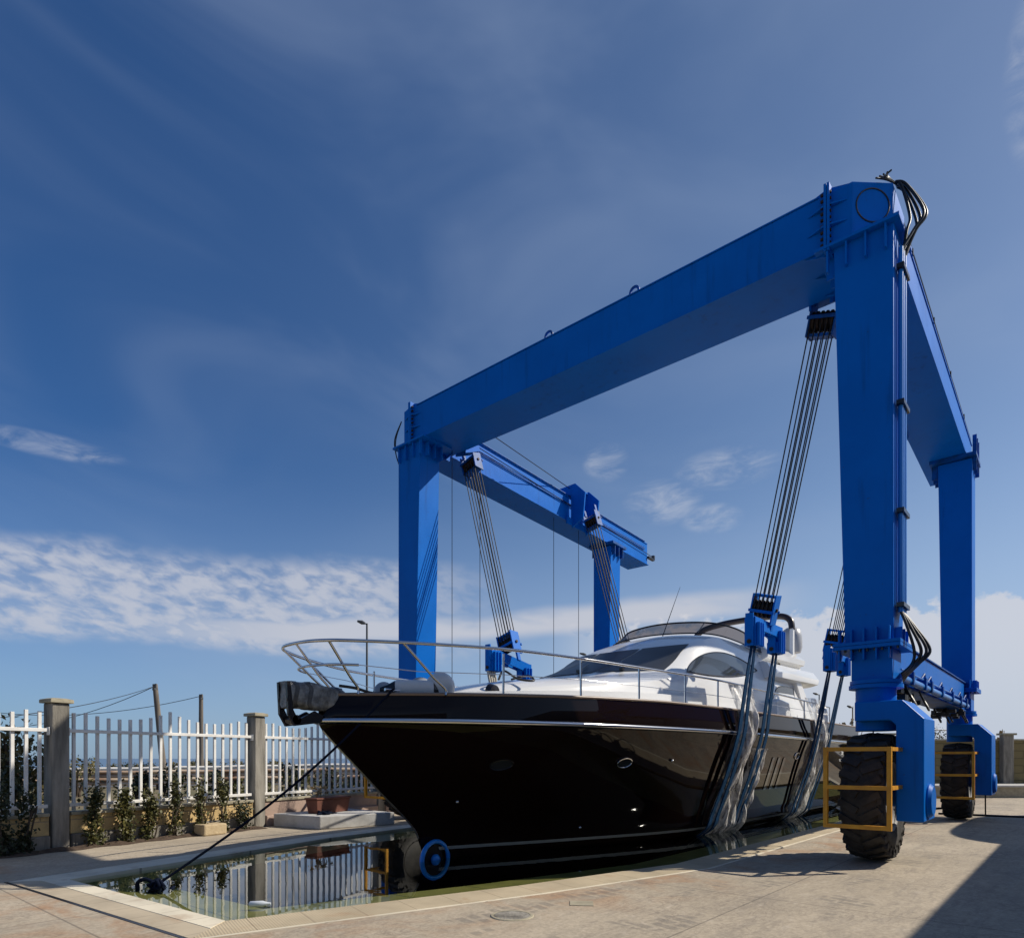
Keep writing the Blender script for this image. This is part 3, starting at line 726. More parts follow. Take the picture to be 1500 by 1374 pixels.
# side beams (upper), lower side beams
for s in (1, -1):
    y1 = 20.9 if s > 0 else 22.3
    mb = MB(); xa, xb_ = (-2.24, -3.12) if s > 0 else (2 * CX - XIL + 0.80, 2 * CX - XIL)
    a, b = sorted((mx(xa, s), mx(xb_, s)))
    mb.boxmm(a, b, 12.05, y1, ZB + 0.06, ZT)
    sb = hp(mb, "side_beam", bevel=0.01)
    mb = MB()
    mb.boxmm(a - 0.02, b + 0.02, 12.07, y1 - 0.02, ZT + 0.003, ZT + 0.03)
    mb.boxmm(a - 0.04, b + 0.05, 12.07, y1 + 0.02, ZB + 0.035, ZB + 0.057)
    inner = b + 0.03 if s < 0 else a - 0.03
    hp(mb, "beam_flange", parent=sb)
    mb = MB()      # running rail and hydraulic lines along the inside face
    for zz, r_ in ((ZT + 0.05, 0.022), (ZT - 0.20, 0.012), (ZT - 0.25, 0.012)):
        mb.tube([(inner, 12.3, zz), (inner, y1 - 0.25, zz)], r_, 8)
    hp(mb, "hydraulic_line", 'blue_d' if s > 0 else 'blue_d', parent=sb)
    mb = MB()      # end bracket and tension wire
    mb.boxmm(inner - 0.05, inner + 0.05, y1, y1 + 0.42, ZB + 0.30, ZB + 0.37); mb.box((inner, y1 + 0.40, ZB + 0.42), (0.1, 0.09, 0.16))
    hp(mb, "wire_bracket", 'dark', parent=sb)
    outer = a - 0.01 if s < 0 else b + 0.01
    mb = MB(); mb.tube([(outer, 12.1, ZT + 0.12), (outer, y1 - 0.3, ZT + 0.05)], 0.014, 6)
    for q in range(4): mb.box((outer, 13 + q * 2.1, ZT + 0.07), (0.05, 0.05, 0.10))
    hp(mb, "cable_run", 'dark', parent=sb)
    # rear flange between beam and leg
    mb = MB(); a2, b2 = sorted((mx(-1.98, s), mx(-2.95, s)))
    mb.boxmm(a2, b2, 19.38, 20.25, ZB - 0.05, ZB + 0.03)
    for q in range(3):
        yy = 19.55 + q * 0.25; c_, d_ = sorted((mx(-1.99, s), mx(-2.075, s))); mb.boxmm(c_, d_, yy, yy + 0.025, ZB - 0.35, ZB + 0.50)
        c_, d_ = sorted((mx(-2.79, s), mx(-2.92, s))); mb.boxmm(c_, d_, yy, yy + 0.025, ZB - 0.38, ZB - 0.051)
    hp(mb, "rear_flange", 'blue_d', parent=sb)
    sag(sb)
    mb = MB(); a, b = sorted((mx(-2.22, s), mx(-2.66, s)))
    mb.boxmm(a, b, 11.46, 19.49, 2.66, 3.30)
    lb = hp(mb, "lower_beam", bevel=0.01)
    mb = MB(); mb.boxmm(a - 0.03, b + 0.03, 11.47, 19.48, 3.303, 3.325); mb.boxmm(a - 0.03, b + 0.03, 11.47, 19.48, 2.63, 2.657)
    hp(mb, "beam_flange", 'blue_d', parent=lb)
    ox = mx(-2.13, s); dxs = 1 if s > 0 else -1
    mb = MB(); mb.tube([(ox, 11.3, 2.72), (ox, 19.0, 2.72)], 0.058, 12); mb.tube([(ox + dxs * 0.03, 11.4, 2.83), (ox + dxs * .03, 18.7, 2.83)], 0.016, 6)
    hp(mb, "steering_cylinder", 'pipe', smooth=50, parent=lb)
    for yy in (12.2, 13.3, 13.9, 15.1, 16.4, 17.6, 18.5):
        mb = MB(); mb.box((ox, yy, 2.76), (0.15, 0.10, 0.20)); mb.tube([(ox, yy - 0.06, 2.86), (ox + dxs * 0.02, yy + 0.1, 2.95), (ox, yy + 0.3, 2.86)], 0.016, 6)
        hp(mb, "pipe_clamp", 'blue_d', parent=lb)
    rg = random.Random(3)      # valve block and drive motor slung under the lower beam
    for yy in (12.6, 18.2):
        mb = MB()
        for q in range(12):
            mb.box((mx(-2.42, s) + rg.uniform(-.3, .3), yy + rg.uniform(-.6, .6), 2.55 + rg.uniform(-.13, .08)), (rg.uniform(.06, .2), rg.uniform(.06, .25), rg.uniform(.05, .18)))
        for q in range(7):
            p = Vector((mx(-2.42, s) + rg.uniform(-.35, .35), yy + rg.uniform(-.6, .6), 2.64))
            mb.tube(spline([p, p + Vector((0.1, 0.2, -0.3)), p + Vector((0.05, 0.55, -0.25)), p + Vector((-.1, .7, 0.0))], 5), 0.016, 6)
        hp(mb, "valve_block", 'black', parent=lb)

# vertical pipes and hoses on the outer face of the near leg
for dy in (0.10, 0.22, 0.34):
    mb = MB(); mb.tube([(-2.02, 10.86 + dy, 3.6), (-2.02, 10.86 + dy, 8.85)], 0.034, 10)
    vp = hp(mb, "riser_pipe", 'pipe', smooth=50)
for zz in (3.7, 5.05, 6.6, 8.55):
    mb = MB(); mb.box((-2.01, 11.08, zz), (0.10, 0.42, 0.06)); hp(mb, "pipe_clamp", 'dark', parent=vp)
mb = MB()
for q, (o1, o2, o3) in enumerate(((0.34, 0.12, 0.02), (0.25, 0.2, 0.1), (0.08, 0.05, 0.0), (0.38, 0.22, 0.06), (0.16, 0.3, 0.2))):
    mb.tube(spline([(-2.15, 11.3 + .03 * q, ZT + 0.06), (-2.08 + 0.22 * o1, 11.25 + o3, ZT - 0.08), (-2.0 + 0.66 * o1, 11.2 + o3, ZT - 0.62), (-2.0 + 0.36 * o1, 11.1 + o3, ZB - 0.08), (-2.02, 10.98 + .06 * q, 8.82)], 7), 0.021, 7)
for q in range(5): mb.tube(spline([(-2.35 + .05 * q, 11.0, ZT + 0.03), (-2.24, 11.2, ZT + 0.07 + 0.015 * q), (-2.12, 11.35, ZT + 0.02)], 5), 0.013, 6)
hp(mb, "hose_bundle", 'black', smooth=60)
mb = MB()
for q, o1 in enumerate((0.12, 0.22, 0.30, 0.35, 0.20)):
    mb.tube(spline([(-2.02, 10.95 + .07 * q, 3.62), (-1.98 + 0.3 * o1, 10.95 + .06 * q, 3.4), (-1.95 + 0.75 * o1, 11.0 + .05 * q, 3.05), (-1.95 + 0.4 * o1, 11.1, 2.86), (-2.10, 11.35 + .05 * q, 2.74 - .02 * q)], 7), 0.021, 7)
hp(mb, "hose_bundle", 'black', smooth=60)
mb = MB()
for q in range(2): mb.tube(spline([(mx(-2.1, -1) - .02, 10.9, 9.9), (mx(-1.93, -1) - .05 * q, 10.85, 9.5), (mx(-1.93, -1), 10.85, 9.1), (mx(-2.06, -1), 10.9, 8.7)], 6), 0.014, 6)
mb.tube([(mx(-2.05, -1), 10.9, 8.7), (mx(-2.05, -1), 10.9, 3.7)], 0.02, 6)
hp(mb, "hose_bundle", 'black', smooth=60)


# wheels: built once at the near corner, copied to the others
def wheel_set():
    x0, y0 = -2.38, 11.03
    prof = [(0.50, -0.24), (0.60, -0.275), (0.76, -0.275), (0.85, -0.235), (0.89, -0.12), (0.90, 0), (0.89, 0.12), (0.85, 0.235), (0.76, 0.275), (0.60, 0.275), (0.50, 0.24), (0.46, 0.18), (0.46, -0.18)]
    mb = MB(); mb.lathe(prof, (x0, y0, 0.94), 'x', 56, closed=True)
    for side in (-1, 1):
        for k in range(26):
            a = 2 * math.pi * (k + (0.5 if side > 0 else 0)) / 26
            rot = Matrix.Rotation(a, 3, 'X') @ Matrix.Rotation(side * R(9), 3, 'Y') @ Matrix.Rotation(side * R(28), 3, 'Z')
            cen = Vector((x0 + side * 0.135, y0, 0.94)) + Matrix.Rotation(a, 3, 'X') @ Vector((0, 0, 0.885))
            mb.box(cen, (0.27, 0.095, 0.06), rot)
            cen2 = Vector((x0 + side * 0.25, y0, 0.94)) + Matrix.Rotation(a + side * 0.04, 3, 'X') @ Vector((0, 0, 0.80))
            mb.box(cen2, (0.05, 0.085, 0.15), Matrix.Rotation(a, 3, 'X'))
    ty = hp(mb, "tyre", 'rubber', smooth=40)
    mb = MB(); mb.lathe([(0.47, -0.22), (0.50, -0.25), (0.47, -0.22), (0.44, -0.18), (0.2, -0.12), (0, -0.12)], (x0, y0, 0.94), 'x', 40)
    mb.lathe([(0.46, 0.22), (0.505, 0.25), (0.48, 0.235), (0.44, 0.18), (0.2, 0.12), (0, 0.12)], (x0, y0, 0.94), 'x', 40)
    rim = hp(mb, "rim", 'rimm', smooth=40, parent=ty)
    mb = MB()
    pl = [(-2.54, 2.03), (-2.08, 2.03), (-2.01, 1.96), (-2.01, 0.62), (-1.67, 0.62), (-1.67, 2.04), (-1.93, 2.31), (-2.54, 2.31)]
    mb.prism(pl, 'y', 10.58, 11.44)
    fk = hp(mb, "wheel_fork", bevel=0.018)
    mb = MB(); mb.lathe([(0.0, 0.06), (0.20, 0.06), (0.24, 0.02), (0.24, 0)], (-1.668, 10.94, 0.90), 'x', 32)
    hp(mb, "axle_cap", smooth=40, parent=fk)
    mb = MB(); mb.tube([(-2.01, 10.98, 0.94), (-2.2, 10.98, 0.94)], 0.14, 20); hp(mb, "hub", 'blue_d', smooth=40, parent=fk)
    mb = MB(); gy = 9.90; t_ = 0.055
    gx0, gx1 = -2.74, -1.955
    for zz in (0.57, 1.10, 1.62): mb.boxmm(gx0 + t_ / 2 + .001, gx1 - t_ / 2 - .001, gy - t_ / 2, gy + t_ / 2, zz - t_ / 2, zz + t_ / 2)
    for xx in (gx0, gx1): mb.boxmm(xx - t_ / 2, xx + t_ / 2, gy - t_ / 2 - .002, gy + t_ / 2 + .002, 0.54, 1.65)
    for zz in (1.10, 1.62): mb.boxmm(gx1 - .02, gx1 + .03, gy + t_ / 2 + .004, 10.60, zz - t_ / 2 + .002, zz + t_ / 2 - .002)
    gd = hp(mb, "wheel_guard", 'yellow')
    return [ty, fk, gd]


for s, dy in ((1, 8.67), (-1, 0), (-1, 8.67), (1, 0)):
    parts = wheel_set()
    for p in parts:
        def mir(o):
            for v in o.data.vertices: v.co.x = -v.co.x
            o.data.flip_normals()
            for c_ in o.children: mir(c_)
        if s < 0:
            mir(p)
            for c_ in p.children:
                if c_.name.startswith("rim"): c_.data.materials[0] = M['rubber']
        p.location.y += dy
    if dy and s > 0:
        mb = MB()      # little drain stand and hose rack beside the rear wheel
        mb.tube([(-1.9, 20.4, 0.62), (-1.9, 20.45, 0.05)], 0.018, 6)
        mb.tube([(-2.9, 20.4, 0.06), (-0.7, 20.6, 0.06)], 0.03, 6); mb.tube([(-2.9, 19.2, 0.25), (-2.6, 19.9, 0.25)], 0.03, 6)
        hp(mb, "stabiliser_bar", 'dark')

# saddle trolleys on the far side beam (they carry the tackles)
for yy, name in ((17.35, "trolley"),):
    mb = MB(); x1 = XIL
    pl = [(x1 + 0.10, ZB - 0.15), (x1 + 0.52, ZB + 0.10), (x1 + 0.60, ZT + 0.05), (x1 + 0.22, ZT + 0.42), (x1 - 0.75, ZT + 0.38), (x1 - 0.95, ZT + 0.05), (x1 - 0.95, ZT - 0.3), (x1 - 0.86, ZT - 0.3), (x1 - 0.86, ZT + 0.06), (x1 + 0.06, ZT + 0.10), (x1 + 0.06, ZB + 0.02)]
    mb.prism(pl, 'y', yy - 0.02, yy + 0.03)
    mb.prism(pl, 'y', yy + 0.75, yy + 0.80)
    mb.boxmm(x1 - 0.7, x1 + 0.2, yy + 0.035, yy + 0.745, ZT + 0.33, ZT + 0.37)
    mb.boxmm(x1 + 0.07, x1 + 0.13, yy - 0.3, yy + 0.9, ZB - 0.1, ZB + 0.12)
    sag(hp(mb, "trolley"))
# brackets that carry the other tackles
for xa, xb_, ya, yb_, za, zb_ in ((-3.58, -3.22, 11.955, 12.30, 9.30, 9.42), (-12.13, -11.77, 11.955, 12.45, 9.33, 9.45)):
    mb = MB(); mb.boxmm(xa, xb_, ya, yb_, za, zb_)
    for xx in (xa, xb_ - .03): mb.prism([(11.955, za - .001), (yb_ - .02, za - .001), (11.955, za - .20)], 'x', xx, xx + .03)
    hp(mb, "hanger_bracket")
mb = MB()
for yy in (17.08, 17.50): mb.prism([(-3.125, 9.72), (-3.55, 9.45), (-3.82, 9.32), (-3.82, 9.16), (-3.40, 9.10), (-3.125, 9.20)], 'y', yy, yy + .03)
mb.boxmm(-3.82, -3.42, 17.111, 17.499, 9.24, 9.31); mb.boxmm(-3.16, -3.125, 16.8, 17.8, 9.2, 9.5)
sag(hp(mb, "hanger_bracket"))
# vertical pendant wires from the far beam
for xx, yy in ((-12.05, 11.75), (-12.6, 13.35), (-12.6, 16.7), (-12.6, 18.05)):
    mb = MB(); mb.tube([(xx, yy, ZB + .06 - DROP * max(0, yy - 12) / 7.8), (xx, yy, 2.0)], 0.009, 5); hp(mb, "pendant_wire", 'dark')
for a, b in (((-11.4, 11.9, ZB + .5), (-12.5, 17.6, ZT + .35)), ((-12.40, 12.3, ZT - .1), (-12.40, 22.7, ZB + .42)), ((-3.2, 12.2, ZB + .4), (-3.2, 21.3, ZB + .40))):
    mb = MB(); mb.tube([Vector(a).lerp(Vector(b), k / 10) for k in range(11)], 0.012, 5); sag(hp(mb, "tension_wire", 'dark'))

# ------------------------------------------------------------------ yacht hull functions
BX = -7.6; YS = 22.3
STEM = [(-0.9, 9.2), (-0.5, 7.5), (-0.1, 6.86), (0.2, 6.74), (0.46, 6.60), (0.97, 6.03), (1.39, 5.56), (1.86, 5.04), (2.0, 4.95), (2.35, 5.10), (2.6, 5.14)]
BS = [(0, 0.03), (0.2, 0.24), (0.5, 0.53), (0.9, 0.88), (1.5, 1.30), (2.8, 1.90), (4.4, 2.22), (6.5, 2.44), (10, 2.5), (17.4, 2.36)]
BW = [(0, 0.03), (0.33, 0.13), (1.0, 0.40), (2.3, 0.93), (4.9, 1.78), (7.3, 1.93), (15.6, 1.90)]
def ystem(z): return sinterp(STEM, z)
def zdeck(Y): return 2.32 + 0.10 * max(0, min(1, (Y - 5) / 5))
def hull_b(Y, z):
    y0 = ystem(z); tt = max(0.0, (Y - y0) / (YS - y0))
    bs = sinterp(BS, tt * 17.35); bw = sinterp(BW, tt * 15.56)
    if z >= 2.0: return bs - 0.03 * (z - 2.0) / 0.4 * min(1, tt * 20)
    f = (z - 0.13) / 1.87
    if f >= 0: return bw + (bs - bw) * f ** 1.05
    k = max(0.0, (z + 0.95) / 1.08); return bw * k ** 0.6


yacht = thing("motor_yacht", (BX, 13.5, WL), "black hulled white motor yacht floating bow first under the blue hoist", "yacht")
YO = (BX, 13.5, WL)
def yp(mb, name, m, smooth=None, bevel=0.0, parent=None, weld=False): return mb.build(name, m if not isinstance(m, str) else M[m], parent or yacht, YO, smooth, bevel, weld)


TT = [0, .003, .008, .015, .025, .04, .06, .085, .115, .15, .2, .26, .33, .42, .52, .64, .76, .88, 1.0]
ZL = [-0.85, -0.6, -0.35, -0.1, 0.13, 0.4, 0.7, 1.0, 1.3, 1.6, 1.85, 2.0]
mb = MB()
for side in (1, -1):
    rows = []
    for z in ZL + [2.02, 2.2, 9.9]:
        row = []
        for t_ in TT:
            zz = z
            Y = ystem(min(z, 2.35)) + (YS - ystem(min(z, 2.35))) * t_
            if z > 9: zz = zdeck(Y)
            b_ = hull_b(Y, min(zz, 2.4)) if t_ > 0 else 0.0
            if z in (2.02, 2.2) or z > 9: b_ = b_ + 0.012 if t_ > 0 else 0.0
            row.append((BX + side * b_, Y, zz))
        rows.append(row)
    nT = len(TT)
    vs = [p for r in rows for p in r]
    mb.add(vs, [(i * nT + j, i * nT + j + 1, (i + 1) * nT + j + 1, (i + 1) * nT + j) for i in range(len(rows) - 1) for j in range(nT - 1)])
# transom
mb.add([(BX + sg * hull_b(YS, z), YS, z) for z in ZL + [2.2, 2.42] for sg in (-1, 1)], [(2 * i, 2 * i + 1, 2 * i + 3, 2 * i + 2) for i in range(len(ZL) + 1)])
hull = yp(mb, "hull", 'hull', smooth=35, weld=True)
# deck
mb = MB()
ys_ = [5.25 + (YS - 5.27) * k / 60 for k in range(61)]
mb.add([(BX + sg * max(0.02, hull_b(y, 2.3) - 0.03), y, zdeck(y) - 0.06) for y in ys_ for sg in (-1, 1)], [(2 * i, 2 * i + 1, 2 * i + 3, 2 * i + 2) for i in range(60)])
yp(mb, "deck", 'deckw')


def edge_path(fz, off, y0=None, n=70):
    out = []
    for sg in (-1, 1):
        pts = []
        for k in range(n + 1):
            t_ = (k / n) ** 2; zz = fz(5.0); yst = ystem(min(zz, 2.35))
            Y = yst + (YS - 0.02 - yst) * t_; b_ = (hull_b(Y, min(fz(Y), 2.4)) if k else 0) + (off if k else 0)
            pts.append(Vector((BX + sg * b_, Y - (off if k == 0 else 0), fz(Y))))
        out.append(pts)
    return out[0][::-1] + out[1][1:]


mb = MB(); mb.tube(edge_path(lambda y: zdeck(y) + 0.012, 0.005), 0.024, 8); yp(mb, "toe_rail", 'teak', smooth=60)
mb = MB(); mb.tube(edge_path(lambda y: 1.985 - 0.05 * max(0, (y - 12) / 10), 0.012), 0.042, 8); yp(mb, "rub_rail", 'chrome', smooth=60)
mb = MB()
for sg in (-1, 1):
    pts = []
    for k in range(61):
        Y = 6.95 + (YS - 6.97) * k / 60
        pts += [(BX + sg * (hull_b(Y, 0.10) + .008), Y, 0.10), (BX + sg * (hull_b(Y, 0.15) + .008), Y, 0.15)]
    mb.add(pts, [(2 * i, 2 * i + 2, 2 * i + 3, 2 * i + 1) for i in range(60)])
yp(mb, "boot_stripe", 'stripe')
mb = MB()      # narrow white draught line low on the stem
mb.tube([(BX + .03, ystem(z) - 0.012, z) for z in [0.3 + k * 0.13 for k in range(13)]], 0.012, 6); yp(mb, "stem_strip", 'steel')


def hull_patch(Yc, zc, ry, rz_, off, sides=24, side=1, rect=False):
    pts = [Vector((BX + side * (hull_b(Yc, zc) + off), Yc, zc))]
    for k in range(sides):
        a = 2 * math.pi * k / sides; cx_, cz_ = math.cos(a), math.sin(a)
        if rect:
            q = max(abs(cx_), abs(cz_)); cx_, cz_ = cx_ / q, cz_ / q
        y, z = Yc + ry * cx_, zc + rz_ * cz_
        pts.append(Vector((BX + side * (hull_b(y, z) + off), y, z)))
    return pts


for sg in (1, -1):
    for Yc, zc in ((7.25, 1.40), (9.42, 1.42), (16.6, 1.55)):
        p = hull_patch(Yc, zc, 0.16, 0.075, 0.01, side=sg)
        mb = MB(); mb.add(p, [(0, k, k % 24 + 1) for k in range(1, 25)]); ph = yp(mb, "porthole", 'glass')
        mb = MB(); mb.tube(p[1:], 0.012, 6, closed=True); yp(mb, "porthole_rim", 'chrome' if Yc > 9 else 'dark', smooth=60, parent=ph)
    for k in range(3):
        p = hull_patch(15.05 + k * 0.36, 1.15, 0.07, 0.36, 0.012, side=sg, rect=True)
        mb = MB(); mb.add(p, [(0, i, i % 24 + 1) for i in range(1, 25)]); yp(mb, "hull_window", 'glassl')
# two small through-hull fittings
mb = MB()
for Yc, zc in ((7.0, 0.85), (9.3, 0.33), (10.6, 1.45), (18.6, 1.0)):
    p = Vector((BX + hull_b(Yc, zc) + 0.01, Yc, zc)); mb.ball(p, 0.028, 10, 6)
yp(mb, "hull_fitting", 'chrome', smooth=80)
# bow thruster: ring and hub on the forefoot at the waterline
tc_ = Vector((BX + 0.14, 6.92, WL + 0.0)); tn_ = Vector((0.999, 0.04, 0)).normalized(); te = Vector((-0.04, 0.999, 0)).normalized()
mb = MB(); mb.tube([tc_ + (te * math.cos(t) + Vector((0, 0, 1)) * math.sin(t)) * 0.275 for t in [k * 2 * math.pi / 40 for k in range(40)]], 0.036, 8, closed=True)
th = yp(mb, "bow_thruster", 'ring', smooth=60)
mb = MB(); mb.ball(tc_ + tn_ * 0.01, (0.06, 0.085, 0.085), 16, 10); yp(mb, "thruster_hub", 'ring', smooth=60, parent=th)
mb = MB(); mb.add([tc_ - tn_ * 0.02 + (te * math.cos(t) + Vector((0, 0, 1)) * math.sin(t)) * 0.265 for t in [k * 2 * math.pi / 40 for k in range(40)]], [tuple(range(40))]); yp(mb, "thruster_tunnel", 'dark', parent=th)

# superstructure
ST = {}
SY = [6.9, 7.2, 8, 9, 10, 11, 12, 13, 14, 14.6, 16, 18, 19.0]
def tab(v): return list(zip(SY, v))
W0 = tab([.15, .5, .98, 1.38, 1.6, 1.74, 1.82, 1.84, 1.84, 1.84, 1.84, 1.84, 1.8])
W1 = tab([.12, .42, .88, 1.28, 1.5, 1.66, 1.74, 1.77, 1.77, 1.77, 1.76, 1.74, 1.7])
Z1 = tab([2.40, 2.46, 2.58, 2.70, 2.80, 2.92, 3.12, 3.17, 3.21, 3.24, 3.28, 3.30, 3.30])
W3 = tab([.08, .28, .65, .98, 1.15, 1.26, 1.38, 1.43, 1.42, 1.40, 1.40, 1.40, 1.36])
Z3 = tab([2.43, 2.52, 2.66, 2.80, 2.92, 3.08, 3.40, 3.86, 4.14, 4.18, 4.16, 4.08, 4.0])
Z4 = tab([2.44, 2.55, 2.72, 2.87, 2.99, 3.27, 3.62, 4.04, 4.31, 4.34, 4.33, 4.28, 4.2])
def top_z(Y, x):
    x = abs(x); w1, w3 = sinterp(W1, Y), sinterp(W3, Y); z1, z3, z4 = sinterp(Z1, Y), sinterp(Z3, Y), sinterp(Z4, Y)
    if x <= w3: return z4 - (z4 - z3) * (x / w3) ** 2.2
    return z3 + (z1 - z3) * min(1, (x - w3) / (w1 - w3))
def side_x(Y, z):
    w1, w3, z1, z3 = sinterp(W1, Y), sinterp(W3, Y), sinterp(Z1, Y), sinterp(Z3, Y)
    f = (z - z1) / max(z3 - z1, 1e-3)
    if f <= 0: return w1 + (sinterp(W0, Y) - w1) * min(1, (z1 - z) / max(z1 - 2.34, .05))
    f = min(1, f); return w1 + (w3 - w1) * f + 0.05 * math.sin(math.pi * f)


mb = MB()
ysn = [6.9 + 12.1 * k / 80 for k in range(81)]
prof_n = None
rows = []
for Y in ysn:
    w0, w1, z1, w3, z3 = sinterp(W0, Y), sinterp(W1, Y), sinterp(Z1, Y), sinterp(W3, Y), sinterp(Z3, Y)
    half = [(w0, 2.28), (w0 - 0.01, 2.28 + (z1 - 2.28) * 0.45), (w0 * .4 + w1 * .6, 2.28 + (z1 - 2.28) * 0.8), (w1, z1)]
    for k in range(1, 7):
        f = k / 6; half.append((w1 + (w3 - w1) * f + 0.05 * math.sin(math.pi * f) * min(1, (z3 - z1) * 3), z1 + (z3 - z1) * f))
    for k in range(1, 9):
        x = w3 * (1 - k / 8); half.append((x, top_z(Y, x)))
    full = [(BX + x, Y, z) for x, z in half] + [(BX - x, Y, z) for x, z in half[-2::-1]]
    rows.append(full)
nn = len(rows[0]); vs = [p for r in rows for p in r]
fs = [(i * nn + j, i * nn + j + 1, (i + 1) * nn + j + 1, (i + 1) * nn + j) for i in range(80) for j in range(nn - 1)]
fs += [tuple(range(nn)), tuple(80 * nn + j for j in range(nn))[::-1]]
mb.add(vs, fs); cabin = yp(mb, "superstructure", 'white', smooth=45)
# moulded side coaming of the trunk: a low step along the side deck
mb = MB()
for sg in (1, -1):
    pts = [(6.6, .45), (7.5, 1.05), (8.5, 1.5), (9.6, 1.78), (10.8, 1.92), (12.4, 1.97)]
    inn = [(y, w - 0.45) for y, w in pts]
    n6 = len(pts)
    vs = [(BX + sg * w, y, zdeck(y) - .05) for y, w in pts] + [(BX + sg * (w - .04), y, zdeck(y) + .10 + .03 * i) for i, (y, w) in enumerate(pts)] + [(BX + sg * w, y, zdeck(y) + .12 + .035 * i) for i, (y, w) in enumerate(inn)]
    mb.add(vs, [(r * n6 + i, r * n6 + i + 1, (r + 1) * n6 + i + 1, (r + 1) * n6 + i) for r in range(2) for i in range(n6 - 1)])
    mb.add([vs[n6 - 1], vs[2 * n6 - 1], vs[3 * n6 - 1]], [(0, 1, 2)])
yp(mb, "trunk_coaming", 'white', smooth=40)

# windscreen: three panes with slim white mullions between
def yb(x): return 10.35 + 1.2 * (abs(x) / 1.5) ** 2
def yt(x): return 12.35 + 0.62 * (abs(x) / 1.4) ** 2
def pane(x0b, x1b, x0t, x1t):
    def f(u, v):
        x = (x0b + (x1b - x0b) * u) * (1 - v) + (x0t + (x1t - x0t) * u) * v
        Y = yb(x) * (1 - v) + yt(x) * v
        return (BX + x, Y - 0.010, top_z(Y, x) + 0.012)
    return f
for a in ((-0.55, 0.55, -0.5, 0.5), (0.60, 1.50, 0.55, 1.36), (-1.50, -0.60, -1.36, -0.55)):
    mb = MB(); mb.grid(pane(*a), 12, 12); yp(mb, "windscreen_pane", 'screen', smooth=60)
# wipers
for x0 in (0.35, 1.0):
    mb = MB(); pts = []
    for k in range(7):
        v = k / 6 * 0.42; x = x0 - 0.75 * v; Y = yb(x) * (1 - v) + yt(x) * v; pts.append((BX + x, Y - .02, top_z(Y, x) + 0.045))
    mb.tube(pts, 0.014, 6); mb.box(pts[0], (0.07, 0.08, 0.05)); yp(mb, "wiper", 'dark')
# side windows
LO = [(12.08, 3.175), (13.0, 3.19), (13.9, 3.25), (14.8, 3.36), (15.8, 3.56)]
HI = [(12.08, 3.19), (12.5, 3.42), (12.95, 3.60), (13.5, 3.73), (14.1, 3.79), (14.8, 3.77), (15.4, 3.67), (15.8, 3.57)]
def side_window(sg, y0, y1, lo, hi, name, m):
    def f(u, v):
        Y = y0 + (y1 - y0) * u; z = sinterp(lo, Y) * (1 - v) + sinterp(hi, Y) * v
        return (BX + sg * (side_x(Y, z) + 0.014), Y, z)
    mb = MB(); mb.grid(f, 30, 8); w = yp(mb, name, m, smooth=60)
    mb = MB(); rim = [f(k / 30, 0) for k in range(31)] + [f(1 - k / 30, 1) for k in range(1, 30)]
    mb.tube(rim, 0.013, 6, closed=True); yp(mb, "window_frame", 'dark', parent=w)
for sg in (1, -1):
    side_window(sg, 12.08, 15.8, LO, HI, "side_window", 'glassl')
    side_window(sg, 16.5, 18.3, [(16.5, 2.50), (18.3, 2.50)], [(16.5, 2.9), (16.9, 3.22), (17.4, 3.32), (18.3, 3.34)], "saloon_window", 'glassl')

# fly bridge: two stacked aft overhangs, smoked windscreen
def slab(name, y0, y1, w, z0, z1, lip, m='white'):
    n = 26
    def plan(ins):
        p = []
        for k in range(n + 1):
            u = -1 + 2 * k / n; xx = u * (w - ins); yy = y1 - ins - 0.75 * abs(u) ** 3.5
            p.append((BX + xx, yy))
        return p + [(BX + w - ins, y0), (BX - w + ins, y0)]
    mb = MB(); lv = [(0.16, z0), (0.02, z0 + 0.06), (0.0, z0 + (z1 - z0) * 0.45), (lip, z1 - 0.03), (lip + 0.08, z1)]
    np_ = n + 3; vs = []
    for ins, z in lv: vs += [(x, y, z + 0.045 * (y - y0) / (y1 - y0) * 2) for x, y in plan(ins)]
    fs = [(i * np_ + k, i * np_ + (k + 1) % np_, (i + 1) * np_ + (k + 1) % np_, (i + 1) * np_ + k) for i in range(len(lv) - 1) for k in range(np_)]
    fs += [tuple(range(np_))[::-1], tuple((len(lv) - 1) * np_ + k for k in range(np_))]
    mb.add(vs, fs); return yp(mb, name, m, smooth=40)
slab("deck_overhang", 16.2, 20.7, 1.90, 3.42, 3.84, 0.12)
slab("flybridge_bench", 16.6, 20.2, 1.68, 3.93, 4.36, 0.22)
mb = MB(); mb.boxmm(BX - 1.5, BX + 1.5, 16.4, 19.6, 3.75, 4.05); yp(mb, "overhang_core", 'deckw')
for sg in (1, -1):
    mb = MB()
    pl = [(18.3, 3.50), (18.75, 3.50), (20.15, 2.40), (19.3, 2.40)]
    a, b = sorted((BX + sg * 1.80, BX + sg * 1.66)); mb.prism(pl, 'x', a, b); yp(mb, "aft_pillar", 'white', bevel=0.02)
    mb = MB(); pl = [(16.1, 2.34), (16.1, 2.85), (16.3, 2.92), (17.0, 2.86), (17.25, 2.34)]
    a, b = sorted((BX + sg * 2.05, BX + sg * 1.86)); mb.prism(pl, 'x', a, b); yp(mb, "side_locker", 'white', bevel=0.03)
FB = [(-1.50, 17.9, 4.02), (-1.50, 16.5, 4.12), (-1.47, 15.2, 4.20), (-1.36, 14.35, 4.24), (-1.05, 13.97, 4.27), (-0.55, 13.77, 4.29), (0, 13.70, 4.30)]
